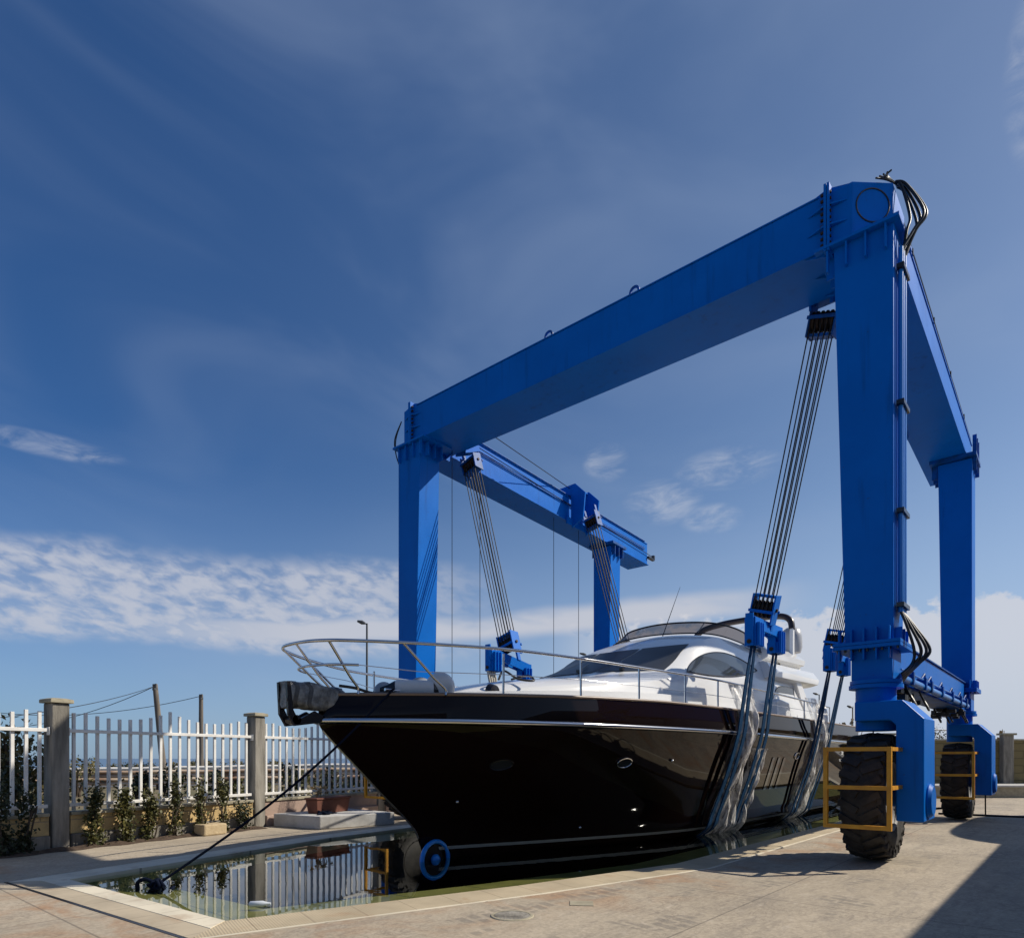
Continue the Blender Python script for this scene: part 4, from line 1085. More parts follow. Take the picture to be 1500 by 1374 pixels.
FT = [(-1.50, 17.95, 4.04), (-1.48, 16.7, 4.30), (-1.44, 15.6, 4.48), (-1.30, 14.85, 4.55), (-1.0, 14.46, 4.59), (-0.52, 14.27, 4.62), (0, 14.20, 4.63)]
def full_curve(t): return spline([(BX + x, y, z) for x, y, z in t] + [(BX - x, y, z) for x, y, z in t[-2::-1]], 6)
fb, ft = full_curve(FB), full_curve(FT)
mb = MB(); nF = len(fb); mb.add(fb + ft, [(i, i + 1, nF + i + 1, nF + i) for i in range(nF - 1)])
fw = yp(mb, "fly_windscreen", 'smoke', smooth=60)
mb = MB(); mb.tube(ft, 0.020, 7); mb.tube([p + Vector((0, 0, .0)) for p in fb], 0.016, 7)
for k in (18, 24, 30, 36, 42, 48, 54):
    if k in (24, 48): mb.tube([fb[k], ft[k]], 0.012, 6)
yp(mb, "screen_frame", 'dark', smooth=60, parent=fw)
mb = MB(); mb.tube([(BX + 1.44, 16.5, 4.1), (BX + 1.36, 15.95, 4.5)], 0.035, 8); yp(mb, "screen_strut", 'white', smooth=60, parent=fw)
# radar arch
ar = spline([(BX - 1.48, 18.9, 4.05), (BX - 1.46, 19.0, 4.9), (BX - 1.22, 19.05, 5.30), (BX - 0.6, 19.05, 5.44), (BX + 0.3, 19.05, 5.48), (BX + 1.1, 19.0, 5.45), (BX + 1.42, 18.95, 5.30), (BX + 1.50, 18.9, 5.02)], 8)
mb = MB(); mb.tube(ar, 0.085, 10); arch = yp(mb, "radar_arch", 'archd', smooth=60)
mb = MB(); mb.boxmm(BX + 1.455, BX + 1.545, 18.84, 18.96, 4.25, 5.06); yp(mb, "arch_leg", 'white', parent=arch)
mb = MB(); mb.lathe([(0.0, 0.78), (0.14, 0.76), (0.24, 0.68), (0.28, 0.5), (0.28, 0.18), (0.24, 0.05), (0.0, 0.0)], (BX + 1.28, 19.55, 4.42), 'z', 28); yp(mb, "radome", 'radome', smooth=60)
mb = MB(); mb.tube([(BX - 0.35, 15.0, 4.5), (BX - 0.05, 15.35, 5.75)], [0.012, 0.004], 6); yp(mb, "antenna", 'dark')
# cross tubes at the end of the screen
mb = MB(); mb.tube([(BX + 1.5, 17.9, 4.0), (BX + 1.62, 17.3, 3.72)], 0.016, 6); mb.tube([(BX + 1.5, 17.6, 4.1), (BX + 1.6, 18.0, 3.75)], 0.016, 6); yp(mb, "screen_brace", 'dark')

# guard rails
def rail_pt(sg, Y, z): return Vector((BX + sg * (hull_b(Y, 2.35) - 0.05), Y, z))
RT = [(0.0, 4.64), (0.25, 4.66), (0.45, 4.74), (0.67, 4.92), (1.09, 5.49), (1.56, 6.35), (1.80, 7.0), (2.02, 8.2), (2.17, 9.5), (2.30, 10.8)]
near = [(BX + x, y, 2.95) for x, y in RT] + [(BX + hull_b(y, 2.35) - .05, y, 2.95 - 0.035 * max(0, y - 12) / 3) for y in (12.0, 13.2, 14.5, 16.0, 18.0, 19.3)]
far = [(2 * BX - p[0], p[1], p[2]) for p in near]
rl = spline(far[::-1] + near[1:], 5)
mb = MB(); mb.tube(rl, 0.021, 8)
rail = yp(mb, "guard_rail", 'chrome', smooth=60)
mb = MB()      # mid rail round the pulpit, then a thin wire aft
pr = [(0.0, 4.82, 2.68), (0.30, 4.88, 2.68), (0.48, 5.02, 2.68), (0.60, 5.18, 2.68)]
pul = spline([(BX - x, y, z) for x, y, z in pr[::-1]] + [(BX + x, y, z) for x, y, z in pr[1:]], 5)
mb.tube(pul, 0.017, 8)
for sg in (1, -1):
    mb.tube([(BX + sg * .60, 5.18, 2.68)] + [rail_pt(sg, y, 2.66) for y in (6.0, 7.0, 8.2, 9.5, 10.8, 12, 14.5, 17, 19.3)], 0.006, 6)
yp(mb, "mid_rail", 'chrome', smooth=60, parent=rail)
for sg in (1, -1):
    for (xt, yt_, xb2, yb2) in ((0.52, 4.79, 0.34, 5.36), (1.09, 5.49, 1.10, 6.22), (0.03, 4.64, 0.10, 5.08)):
        if xt < .1 and sg < 0: continue
        a = Vector((BX + sg * xt, yt_, 2.95)); b = Vector((BX + sg * xb2, yb2, 2.34))
        m1 = a.lerp(b, 0.72); m1.z = 2.95 - 0.40; mb = MB()
        mb.tube(spline([a, a.lerp(m1, .5), m1, b + Vector((0, 0, .08)), b], 5), 0.018, 8); yp(mb, "stanchion", 'chrome', smooth=60, parent=rail)
    for y in (7.0, 8.2, 9.5, 10.8, 12.0, 14.5, 17.0, 18.2, 19.3):
        mb = MB(); p = rail_pt(sg, y, 0); mb.tube([(p.x, y, zdeck(y) - .02), (p.x, y, 2.95 - 0.035 * max(0, y - 12) / 3)], 0.017, 8); yp(mb, "stanchion", 'chrome', smooth=60, parent=rail)

# anchor roller frame and wrapped anchor on the bow
mb = MB()
for dx_ in (-0.10, 0.10):
    pl = [(4.98, 2.04), (4.86, 2.10), (4.62, 1.98), (4.55, 2.10), (4.51, 2.45), (4.46, 2.45), (4.48, 2.05), (4.57, 1.90), (4.85, 1.94), (4.96, 1.97)]
    mb.prism(pl, 'x', BX + dx_ - 0.02, BX + dx_ + 0.02)
mb.tube([(BX - .12, 4.60, 1.98), (BX + .12, 4.60, 1.98)], 0.06, 12)
yp(mb, "anchor_roller", 'dark')
mb = MB(); rg = random.Random(5)
def wrapf(u, v):
    Y = 4.48 + 0.82 * u; a = 2 * math.pi * v
    hw = 0.11 + 0.04 * u; hh = 0.175 - 0.02 * abs(u - .35)
    cxx = math.copysign(abs(math.cos(a)) ** 0.55, math.cos(a)); czz = math.copysign(abs(math.sin(a)) ** 0.55, math.sin(a))
    w = 1 + 0.05 * math.sin(9 * u + 3 * a) + 0.03 * math.sin(17 * u)
    return (BX + hw * cxx * w, Y + 0.02 * math.sin(5 * a), 2.30 - 0.03 * u + hh * czz * w)
mb.grid(wrapf, 24, 28); mb.add([wrapf(0, k / 28) for k in range(28)], [tuple(range(28))])
aw = yp(mb, "wrapped_anchor", 'silver', smooth=50)
for u0 in (0.10, 0.34, 0.86):
    mb = MB()
    mb.grid(lambda u, v: tuple(Vector(wrapf(u0 + 0.07 * u, v)) + (Vector(wrapf(u0 + 0.07 * u, v)) - Vector((BX, wrapf(u0, v)[1], 2.29))) * 0.03), 3, 28)
    yp(mb, "tape_band", 'fabric', smooth=50, parent=aw)
# cleats, windlass and low deck gear
mb = MB()
for sg in (1, -1):
    p = rail_pt(sg, 5.75, zdeck(5.75)); mb.tube([(p.x - .03, 5.62, p.z + .07), (p.x - .03, 5.9, p.z + .07)], 0.02, 8); mb.tube([(p.x - .03, 5.70, p.z), (p.x - .03, 5.70, p.z + .07)], 0.018, 6); mb.tube([(p.x - .03, 5.82, p.z), (p.x - .03, 5.82, p.z + .07)], 0.018, 6)
yp(mb, "deck_cleat", 'chrome', smooth=60)
mb = MB(); mb.tube(spline([(BX + .15, 5.2, 2.45), (BX + .3, 5.35, 2.42), (BX + .42, 5.55, 2.36), (BX + .6, 5.7, 2.38)], 5), 0.02, 7); yp(mb, "anchor_line", 'black', smooth=60)

# registration lettering low on the quarter
for zt, sz, txt in ((1.60, 0.17, "SAJ 3000"), (1.40, 0.08, "SAJ 3000")):
    fc = bpy.data.curves.new("lettering", 'FONT'); fc.body = txt; fc.size = sz * 1.35; fc.extrude = 0.002; fc.align_x = 'LEFT'
    fm = bpy.data.objects.new("lettering", fc); me_ = bpy.data.meshes.new_from_object(fm); bpy.data.objects.remove(fm); me_.materials.clear(); me_.materials.append(M['letter'])
    fo = bpy.data.objects.new("lettering", me_); col.objects.link(fo); fo.parent = yacht
    fo.location = (hull_b(20.6, zt) + 0.045, 20.55 - YO[1], zt - YO[2]); fo.rotation_euler = (R(90 - 12), 0, R(90))

# ------------------------------------------------------------------ things lying on the foredeck
def ball_fender(x, y, r, label, m):
    t = thing("ball_fender", (x, y, zdeck(y) - .06), label, "fender", "fenders on the yacht's foredeck"); o = (x, y, zdeck(y) - .06)
    mb = MB(); mb.ball((x, y, o[2] + r), r, 28, 18); mb.build("body", m, t, o, 70)
    mb = MB(); mb.lathe([(0.0, 0.06), (0.04, 0.06), (0.05, -0.02)], (x - r - .02, y, o[2] + r), 'x', 14); mb.build("eye", M['dark'], t, o, 50)
ball_fender(BX + 0.75, 6.45, 0.205, "large white ball fender behind the bent stanchion on the foredeck", M['fender'])
ball_fender(BX + 0.28, 6.50, 0.19, "grey ball fender just behind the white cylinder fender", M['greyv'])
ball_fender(BX + 0.20, 5.90, 0.14, "smallest grey ball fender, nearest the bow by the rope", M['greyv'])
o = (BX + 0.60, 6.10, zdeck(6) - .06)
t = thing("cylinder_fender", o, "white cylindrical fender with dark cone ends lying at deck edge", "fender", "fenders on the yacht's foredeck")
d_ = Vector((0.62, 0.78, 0)).normalized(); cc = Vector((o[0], o[1], o[2] + 0.15))
mb = MB(); mb.tube([cc - d_ * .26, cc - d_ * .22, cc + d_ * .22, cc + d_ * .26], [0.125, 0.14, 0.14, 0.125], 24); mb.build("body", M['fender'], t, o, 40)
for sg in (1, -1):
    mb = MB(); mb.tube([cc + d_ * sg * .262, cc + d_ * sg * .36, cc + d_ * sg * .46], [0.125, 0.07, 0.03], 18); mb.build("end_cone", M['dark'], t, o, 40)
mb = MB(); p = Vector((BX + 0.75, 7.5, 2.50)); mb.lathe([(0.0, 0.1), (0.10, 0.09), (0.13, 0.0), (0.0, -0.02)], p, 'x', 18)
tag(mb.build("capstan", M['dark'], None, tuple(p), 50), "round black winch drum standing on the foredeck trunk", "winch")
mb = MB(); mb.tube(spline([(BX + .55, 7.9, 2.74), (BX + .75, 7.8, 2.85), (BX + .95, 7.9, 2.72), (BX + 1.1, 8.1, 2.70), (BX + .9, 8.2, 2.80), (BX + .6, 8.15, 2.76)], 6), 0.018, 7)
tag(mb.build("coiled_hose", M['black'], None, (BX + .8, 8.0, 2.7), 60), "loose black hose loop lying on the foredeck trunk", "hose")

# mooring rope from the bow to the basin end, with its bundle
ra_ = Vector((BX + hull_b(5.75, 2.35) - .03, 5.72, 2.41)); rb_ = Vector((-8.3, 3.28, 0.02))
pts = [ra_ + Vector((-.1, .1, .02)), ra_ + Vector((0.02, -0.02, 0))]
for k in range(1, 25):
    u = k / 24; p = ra_.lerp(rb_, u); p.z -= 0.16 * math.sin(math.pi * u) * (1 - .3 * u); p.x += .06 * math.sin(math.pi * u); pts.append(p)
rope = thing("mooring_rope", (rb_.x, rb_.y, 0), "dark navy mooring rope running from the bow down to a tangled bundle", "rope"); RO = (rb_.x, rb_.y, 0)
mb = MB(); mb.tube(pts, 0.016, 8); mb.build("line", M['navy'], rope, RO, 60)
mb = MB(); rg = random.Random(11)
for q in range(4):
    p = rb_ + Vector((rg.uniform(-.1, .1), rg.uniform(-.1, .1), 0)); qs = [p]
    for k in range(6): qs.append(rb_ + Vector((rg.gauss(0.05, .085), rg.gauss(-.02, .07), rg.uniform(-.13, .05))))
    mb.tube(spline(qs, 5), 0.02, 7)
mb.tube(spline([rb_ + Vector((-.02, -.02, 0.0)), rb_ + Vector((-.12, -.10, 0.05)), rb_ + Vector((-.20, -.16, 0.0)), rb_ + Vector((-.20, -.14, -0.14))], 6), 0.024, 8)
mb.build("knot", M['navy'], rope, RO, 60)
mb = MB(); bp = c2w(-2.62, 6.95, WL + 0.022); dv = c2w(1, 0.12).normalized()
mb.tube([bp - dv * .11, bp - dv * .095, bp + dv * .03, bp + dv * .07, bp + dv * .11], [0.015, 0.03, 0.032, 0.018, 0.012], 14)
tag(mb.build("plastic_bottle", M['bottle'], None, tuple(bp), 50), "crumpled pale plastic bottle floating by the submerged ledge", "bottle")

# ------------------------------------------------------------------ lifting tackles and slings
def hull_pt(Y, z, off): return Vector((BX + hull_b(Y, z) + off, Y, z))


def tackle(top, low, label, half, tilt=0.0, shift=0.0):
    """top/low: centres of the upper and lower sheave blocks; half: half length of the spreader beam under it"""
    T = Vector(top); L = Vector(low); O = (top[0], top[1], low[2])
    tk = thing("lifting_tackle", O, label, "tackle", "rope tackles hanging from the hoist's side beams")
    ax = (T - L).normalized(); xv = Vector((1, 0, 0)); xv = (xv - ax * xv.dot(ax)).normalized(); yv = ax.cross(xv)
    rot = Matrix((xv, yv, ax)).transposed(); sp = 0.34

    def block(P, h, up, nm, mt):
        mb = MB()
        for sg in (1, -1):
            mb.box(P + xv * sg * (sp * .5 + .045), (0.03, 0.30, h), rot)
            mb.box(P + xv * sg * (sp * .5 + .03) + ax * up * (h * .5 + .09), (0.05, 0.10, 0.22), rot)
        for sg in (1, -1): mb.box(P + yv * sg * 0.165 + ax * (0.04 * up), (sp + .16, 0.03, 0.055), rot)
        mb.box(P - ax * up * (h * .5 - .03), (sp + .02, 0.22, 0.05), rot)
        o_ = mb.build(nm, M[mt], tk, O, None, 0.005)
        for k in range(5):
            c_ = P + xv * sp * (-0.46 + .92 * k / 4); mb = MB()
            mb.tube([c_ - xv * .03, c_ - xv * .012, c_ + xv * .012, c_ + xv * .03], [0.165, 0.14, 0.14, 0.165], 22); mb.build("sheave", M['rust'], o_, O, 40)
        mb = MB(); mb.tube([P - xv * (sp * .5 + .09), P + xv * (sp * .5 + .09)], 0.035, 10); mb.build("axle_pin", M['rust'], o_, O, 40)
    block(T, 0.50, 1, "upper_block", 'blue_d'); block(L, 0.56, -1, "lower_block", 'blue')
    n = 9
    for k in range(n):
        u = -0.5 + k / (n - 1) + (0.03 if k % 2 else -0.03); mb = MB(); yo = yv * (0.12 if k % 2 else -0.12)
        mb.tube([T - ax * 0.05 + xv * sp * u * 1.05 + yo, L + ax * 0.05 + xv * sp * u + yo], 0.0115, 6)
        mb.build("wire_rope", M['wire'], tk, O, 60)
    # spreader beam along the hull with a ribbed hook plate at either end
    C = Vector((L.x, L.y + shift, L.z - 0.47)); out = []; mb = MB()
    for sx_ in (-.085, .085):
        p0 = [(C.y - half, C.z + .20 + tilt), (C.y + half, C.z + .20 - tilt), (C.y + half, C.z - .12 - tilt), (C.y + half * .5, C.z - .02 - tilt * .5), (C.y - half * .5, C.z - .02 + tilt * .5), (C.y - half, C.z - .12 + tilt)]
        mb.prism(p0, 'x', C.x + sx_ - .018, C.x + sx_ + .018)
    sb = mb.build("spreader_beam", M['blue'], tk, O, None, 0.005)
    for e in (-1, 1):
        y0 = C.y + e * (half - .16); z0 = C.z - e * tilt; mb = MB()
        mb.boxmm(C.x - .075, C.x + .075, y0 - .20, y0 - .165, z0 - .34, z0 + .27); mb.boxmm(C.x - .075, C.x + .075, y0 + .165, y0 + .20, z0 - .34, z0 + .22)
        for q in (-.10, .0, .10): mb.boxmm(C.x + .104, C.x + .17, y0 + q - .014, y0 + q + .014, z0 - .34, z0 + .10)
        for q in (-.085, .085): mb.boxmm(C.x + q - .02, C.x + q + .02, y0 - .16, y0 + .16, z0 - .34, z0 - .121)
        hk = mb.build("hook_plate", M['blue'], tk, O, None, 0.006)
        mb = MB(); mb.tube([(C.x, y0 - .22, z0 - .26), (C.x, y0 + .22, z0 - .26)], 0.04, 12); mb.build("hook_pin", M['rust'], hk, O, 40)
        out.append(Vector((C.x, y0, z0 - .26)))
    return out


def sling(pin, Yd, label, group="blue lifting slings under the hull"):
    """two webbing straps from a pin, over the deck edge, down the hull and under the water"""
    base = hull_pt(Yd, 0.0, 0.05)
    sl = thing("lifting_sling", tuple(base), label, "sling", group); O = tuple(base)
    for q, dy in enumerate((-0.13, 0.13)):
        for e in (0, 1):
            pass
        yy = Yd + dy; ctr = [pin + Vector((0, dy * .6, 0))]
        for z, of in ((2.0, .11), (1.6, .14), (1.2, .15), (0.8, .14), (0.4, .12), (0.13, .10), (-0.1, .08), (-0.4, .06)): yy -= 0.016; ctr.append(hull_pt(yy, z, of))
        ctr.insert(1, ctr[0].lerp(ctr[1], .35)); ctr.insert(2, ctr[0].lerp(ctr[2], .75))
        pts = spline(ctr, 6); mb = MB(); w = 0.07
        vs = []
        for i, p in enumerate(pts):
            w_ = w * min(1.0, 0.45 + i / 14); vs += [p + Vector((0, -w_, 0)), p + Vector((0, w_, 0)), p + Vector((0.02, w_, 0)), p + Vector((0.02, -w_, 0))]
        fs = []
        for i in range(len(pts) - 1):
            for k in range(4): fs.append((4 * i + k, 4 * i + (k + 1) % 4, 4 * i + 4 + (k + 1) % 4, 4 * i + 4 + k))
        mb.add(vs, fs); mb.build("strap", M['sling'], sl, O)
    return sl


def film(Y0, Y1, ztop, label, seed):
    rg = random.Random(seed); ph = [rg.uniform(0, 6) for _ in range(8)]
    o = hull_pt((Y0 + Y1) / 2, 0.0, 0.1)
    def f(u, v):
        z = ztop + (-0.25 - ztop) * v; Y = Y0 + (Y1 - Y0) * u
        half = 1 - 0.34 * math.sin(math.pi * min(1, v * 1.25)) + 0.05 * math.sin(7 * v + ph[0])
        Y = (Y0 + Y1) / 2 + (Y - (Y0 + Y1) / 2) * half + 0.05 * math.sin(9 * v + ph[1]) - 0.12 * v
        b = hull_b(Y, min(z, 2.35)) if z < 2.36 else hull_b(Y, 2.35) - 0.25 * (z - 2.36)
        puff = 0.14 + 0.06 * math.sin(6 * u + 5 * v + ph[2]) + 0.045 * math.sin(15 * u - 9 * v + ph[3]) + 0.03 * math.sin(23 * v + 11 * u + ph[4]) + .02 * math.sin(41 * u + 13 * v + ph[5])
        edge = math.sin(math.pi * u) ** 0.4
        return (BX + b + 0.02 + puff * .85 * edge, Y, z)
    mb = MB(); mb.grid(f, 34, 60)
    return tag(mb.build("plastic_wrap", M['film'], None, tuple(o), 80), label, "plastic sheet", "clear plastic sheets round the slings")


pins = tackle((-3.40, 12.20, 8.98), (-4.75, 13.10, 4.40), "near tackle of nine wire ropes beside the front right leg", 0.74)
sling(pins[0], 12.62, "blue webbing sling over the yacht's side, nearest the bow"); sling(pins[1], 13.75, "blue webbing sling just astern of the bow-most one, half in crumpled plastic")
film(12.65, 13.65, 2.95, "crumpled clear plastic sheet hanging between the two nearest slings", 1)
film(13.5, 14.35, 1.7, "narrow torn plastic sheet behind the second sling at the waterline", 2)
pins = tackle((-3.62, 17.3, 8.75), (-4.70, 17.85, 4.40), "rear tackle half hidden behind the front right leg", 0.74)
sling(pins[0], 17.35, "blue webbing sling left of the yellow guard, further astern"); sling(pins[1], 18.5, "sternmost blue sling dropping behind the plastic sheet")
film(17.4, 18.7, 3.0, "grey clear plastic sheet round the sternmost slings", 3)
tackle((-11.95, 12.35, 9.02), (-10.42, 12.05, 4.18), "tackle hanging from the far beam beside the front left leg", 0.72, 0.13)
tackle((-11.85, 17.75, 9.0), (-10.6, 17.9, 4.30), "rear tackle under the saddle trolley on the far beam", 0.74)
for q, y in enumerate((11.42, 12.58)):
    base = Vector((-10.0, y, 1.0)); sl = thing("lifting_sling", tuple(base), ["pale grubby webbing sling under the far spreader's bow end", "pale grubby webbing sling under the far spreader's stern end"][q], "sling", "blue lifting slings under the hull"); O = tuple(base)
    for k in range(4):
        mb = MB(); yy = y - .12 + k * .075; z0 = 3.50 - q * .26
        mb.tube(spline([(-10.42, yy, z0), (-10.30, yy + .04, z0 - .6), (-10.16, yy + .1, 2.3), (-9.98, yy + .1, 1.2)], 5), 0.028, 6); mb.build("strap", M['slingw'], sl, O)

# ------------------------------------------------------------------ seaward fence
FA = math.atan2(FD.y, FD.x)
def fpt(s, z=0.0): p = F0 + FD * s; return Vector((p.x, p.y, z))
PITCH = 4.02
POSTS = [-PITCH * 2, -PITCH, 0.0, PITCH, 2 * PITCH, 3 * PITCH]
plabels = ["", "", "concrete fence post with pale stone cap, nearest and stained", "concrete fence post with dark flat cap beside the terracotta planter"]
def fence_post(s, label):
    p = fpt(s); t = thing("fence_post", tuple(p), label, "post", "concrete posts of the seaward fence", FA)
    mb = MB(); pl = [(-.135, -.14), (.135, -.14), (.135, -.035), (.145, 0), (.135, .035), (.135, .14), (-.135, .14), (-.135, .035), (-.145, 0), (-.135, -.035)]
    mb.prism(pl, 'z', 0, 2.40); mb.build("shaft", M['conc_post'], t, (0, 0, 0), None, 0.02)
    mb = MB(); mb.boxmm(-.18, .18, -.185, .185, 2.402, 2.46); mb.frustum((-.18, .18, -.185, .185, 2.462), (-.10, .10, -.10, .10, 2.485)); mb.build("cap", M['conc_cap'], t, (0, 0, 0), None, 0.01)
    mb = MB(); mb.box((-.155, -.06, 1.94), (0.016, 0.08, 0.13)); mb.box((.155, -.06, 1.94), (0.016, 0.08, 0.13)); mb.build("bracket", M['picket'], t, (0, 0, 0))
for i, s_ in enumerate(POSTS):
    lb = ["concrete fence post left of the picture edge", "concrete fence post beyond the left edge", "stained concrete fence post with pale stone cap, nearest", "concrete fence post with dark flat cap beside the planter", "concrete fence post hidden behind the yacht's bow", "concrete fence post behind the yacht, farthest"][i]
    if i >= 1: fence_post(s_, lb)
def picket_h(u):
    """two scallops between posts"""
    q = (u * 2) % 1.0; base = 2.19 + 0.19 * (abs(q - 0.5) * 2) ** 2.2
    return base - (0.08 if u < 0.05 or u > 0.95 else 0)
flabels = ["white picket fence panel at the left picture edge", "white picket fence panel between the two visible concrete posts", "white picket fence panel right of the second post, above the planter", "white picket fence panel hidden behind the yacht"]
for i in range(1, 5):
    s0 = POSTS[i] + 0.165; L = PITCH - 0.33
    t = thing("picket_fence", tuple(fpt(s0)), flabels[i - 1], "fence", "white picket panels of the seaward fence", FA)
    for zz in (0.715, 1.955):
        mb = MB(); mb.boxmm(0, L, -0.075, -0.030, zz - 0.028, zz + 0.028); mb.build("rail", M['picket'], t, (0, 0, 0), None, 0.004)
    npk = 19
    for k in range(npk):
        u = (k + 0.5) / npk; x = L * u; h = picket_h(u)
        mb = MB(); mb.boxmm(x - 0.025, x + 0.025, -0.028, 0.012, 0.62, h); mb.build("picket", M['picket'], t, (0, 0, 0), None, 0.003)
    # low block wall under the panel
    wl = thing("low_wall", tuple(fpt(s0)), ["low tuff block wall at the left edge behind dark shrubs", "low tuff block wall behind the row of clipped climbers", "low pinkish wall behind the planter", "low wall hidden behind the yacht"][i - 1], "wall", "low walls under the picket fence", FA)
    mb = MB(); mb.boxmm(0, L, -0.10, 0.12, 0.24, 0.545); mb.build("blocks", M['tuff'] if i < 3 else M['stucco'], wl, (0, 0, 0))
    mb = MB(); mb.boxmm(0, L, -0.16, 0.16, 0.0, 0.238); mb.build("footing", M['conc_post'] if i < 3 else M['stucco'], wl, (0, 0, 0), None, 0.02)
    mb = MB(); mb.boxmm(0, L, -0.135, 0.15, 0.548, 0.605); mb.build("coping_slab", M['conc_cap'], wl, (0, 0, 0), None, 0.008)
# planting bed
mb = MB(); rg = random.Random(2)
for k in range(90):
    s_ = -5 + 9.2 * k / 89
bed = []
for k in range(60):
    s_ = -5.5 + 9.4 * k / 59; p = fpt(s_); nv = Vector((FD.y, -FD.x, 0)); w = 0.48 + 0.05 * math.sin(k * 1.3)
    bed.append([p + nv * 0.12 + Vector((0, 0, .01)), p + nv * 0.28 + Vector((0, 0, 0.05 + .015 * math.sin(k * 2.1))), p + nv * w + Vector((0, 0, 0.004))])
mb.add([q for r in bed for q in r], [(3 * i + j, 3 * i + 3 + j, 3 * i + 4 + j, 3 * i + 1 + j) for i in range(59) for j in range(2)])
mb.build("flower_bed", M['soil'])["kind"] = "structure"

# climbers on the low wall
def climber(s_, h, w, n, label, seed, m='leaf'):
    rg = random.Random(seed); nv = Vector((FD.y, -FD.x, 0)); p0 = fpt(s_) + nv * 0.30
    t = thing("climbing_shrub", tuple(p0), label, "shrub", "clipped climbers along the low wall"); O = tuple(p0)
    mb = MB()
    for q in range(3):
        a = p0 + FD * rg.uniform(-.05, .05); mb.tube(spline([a, a + Vector((rg.uniform(-.05, .05), rg.uniform(-.05, .05), h * .4)), a + FD * rg.uniform(-.15, .15) + Vector((0, 0, h * .85))], 4), [0.014] * 8 + [0.006], 5)
    mb.build("stem", M['bark'], t, O)
    mb = MB()
    lumps = [(rg.uniform(0.06, 1.0), rg.uniform(-1, 1)) for _ in range(16)]
    for k in range(n):
        zz, xx = lumps[rg.randrange(16)]
        taper = 1.0 - 0.55 * zz
        q = p0 + FD * (w * .5 * taper * xx * .6 + rg.gauss(0, .05)) + nv * (rg.gauss(0, .05)) + Vector((0, 0, max(.02, h * zz + rg.gauss(0, .09))))
        mb.leaf(q, 0.062, rg)
    for k in range(5):
        q = p0 + FD * rg.uniform(-w * .4, w * .4) + Vector((0, 0, h * rg.uniform(.8, 1.0)))
        for j in range(14): mb.leaf(q + Vector((rg.gauss(0, .03), rg.gauss(0, .03), j * .02)), 0.06, rg)
    mb.build("foliage", M[m], t, O)
cl_lab = ["dark shaded climber at the left edge, in shadow", "tall climber right of the nearest post", "climber second along the sunlit wall", "climber in the middle of the sunlit wall", "slim climber left of the tan stone block", "climber behind the tan stone block", "narrow climber near the dark-capped post", "low bushy plant at the foot of the dark-capped post", "shaded climber at the far left edge"]
for k, (px, h, w, n) in enumerate(((38, 0.88, .30, 480), (140, 0.86, .42, 900), (182, 0.80, .42, 900), (222, 0.80, .42, 900), (257, 0.92, .24, 560), (293, 0.92, .26, 560), (326, 0.88, .22, 480), (357, 0.40, .5, 420), (6, 0.85, .3, 400))):
    # where the sight line through that column meets the bed
    r_ = (px - 750) / 980; dv = c2w(r_, 1.0); nv = Vector((FD.y, -FD.x, 0)); base = F0 + nv * 0.3
    # solve t*dv = base + s*FD
    det = dv.x * (-FD.y) - (-FD.x) * dv.y; s_ = (dv.x * base.y - dv.y * base.x) / (-(dv.x * FD.y - dv.y * FD.x))
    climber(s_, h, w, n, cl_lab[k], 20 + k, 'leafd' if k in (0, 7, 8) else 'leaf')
p = c2w(-5.95, 13.3); p = Vector((-13.0, 6.1, 0))
mb = MB(); mb.box((p.x, p.y, 0.11), (0.34, 0.5, 0.22), Matrix.Rotation(R(10), 3, 'Z'))
tag(mb.build("stone_block", M['tan'], None, tuple(p), None, 0.03), "loose tan stone block on the ground before the climbers", "stone block")

# white plinth, planter and rope-end clutter by the far bank
pl = [(-13.55, 7.75), (-12.15, 8.0), (-11.85, 9.75), (-13.75, 9.75)]
mb = MB(); mb.prism(pl, 'z', 0, 0.28); tag(mb.build("low_plinth", M['plinth'], None, (-12.8, 8.8, 0), None, 0.02), "low white concrete plinth beside the far bank of the basin", "plinth")
o = (-12.95, 8.75, 0.282)
t = thing("planter_box", o, "terracotta trough planter standing on the white plinth", "planter", None, FA)
mb = MB(); L2, w2 = 0.52, 0.17
mb.frustum((-L2 + .05, L2 - .05, -w2 + .03, w2 - .03, 0), (-L2, L2, -w2, w2, 0.30)); mb.boxmm(-L2 - .02, L2 + .02, -w2 - .02, w2 + .02, 0.302, 0.345); mb.build("trough", M['terra'], t, (0, 0, 0), None, 0.01)
mb = MB(); rg = random.Random(4)
for k in range(7):
    x = rg.uniform(-.4, .4); mb.tube(spline([(x, 0, .34), (x + rg.uniform(-.1, .1), rg.uniform(-.05, .05), .48), (x + rg.uniform(-.3, .3), rg.uniform(-.1, .1), .6)], 4), 0.009, 5)
    for j in range(5): mb.leaf((x + rg.uniform(-.2, .2), rg.uniform(-.06, .06), rg.uniform(.4, .6)), .09, rg)
mb.build("bare_twigs", M['reed'], t, (0, 0, 0))
mb = MB(); p = Vector((-12.55, 8.35, .282)); rg = random.Random(8)
for k in range(7): mb.tube(spline([p + Vector((rg.gauss(0, .12), rg.gauss(0, .12), rg.uniform(.0, .06))) for _ in range(5)], 5), 0.022, 6)
tag(mb.build("rope_coil", M['navy'], None, tuple(p), 60), "small heap of dark rope on the white plinth", "rope")

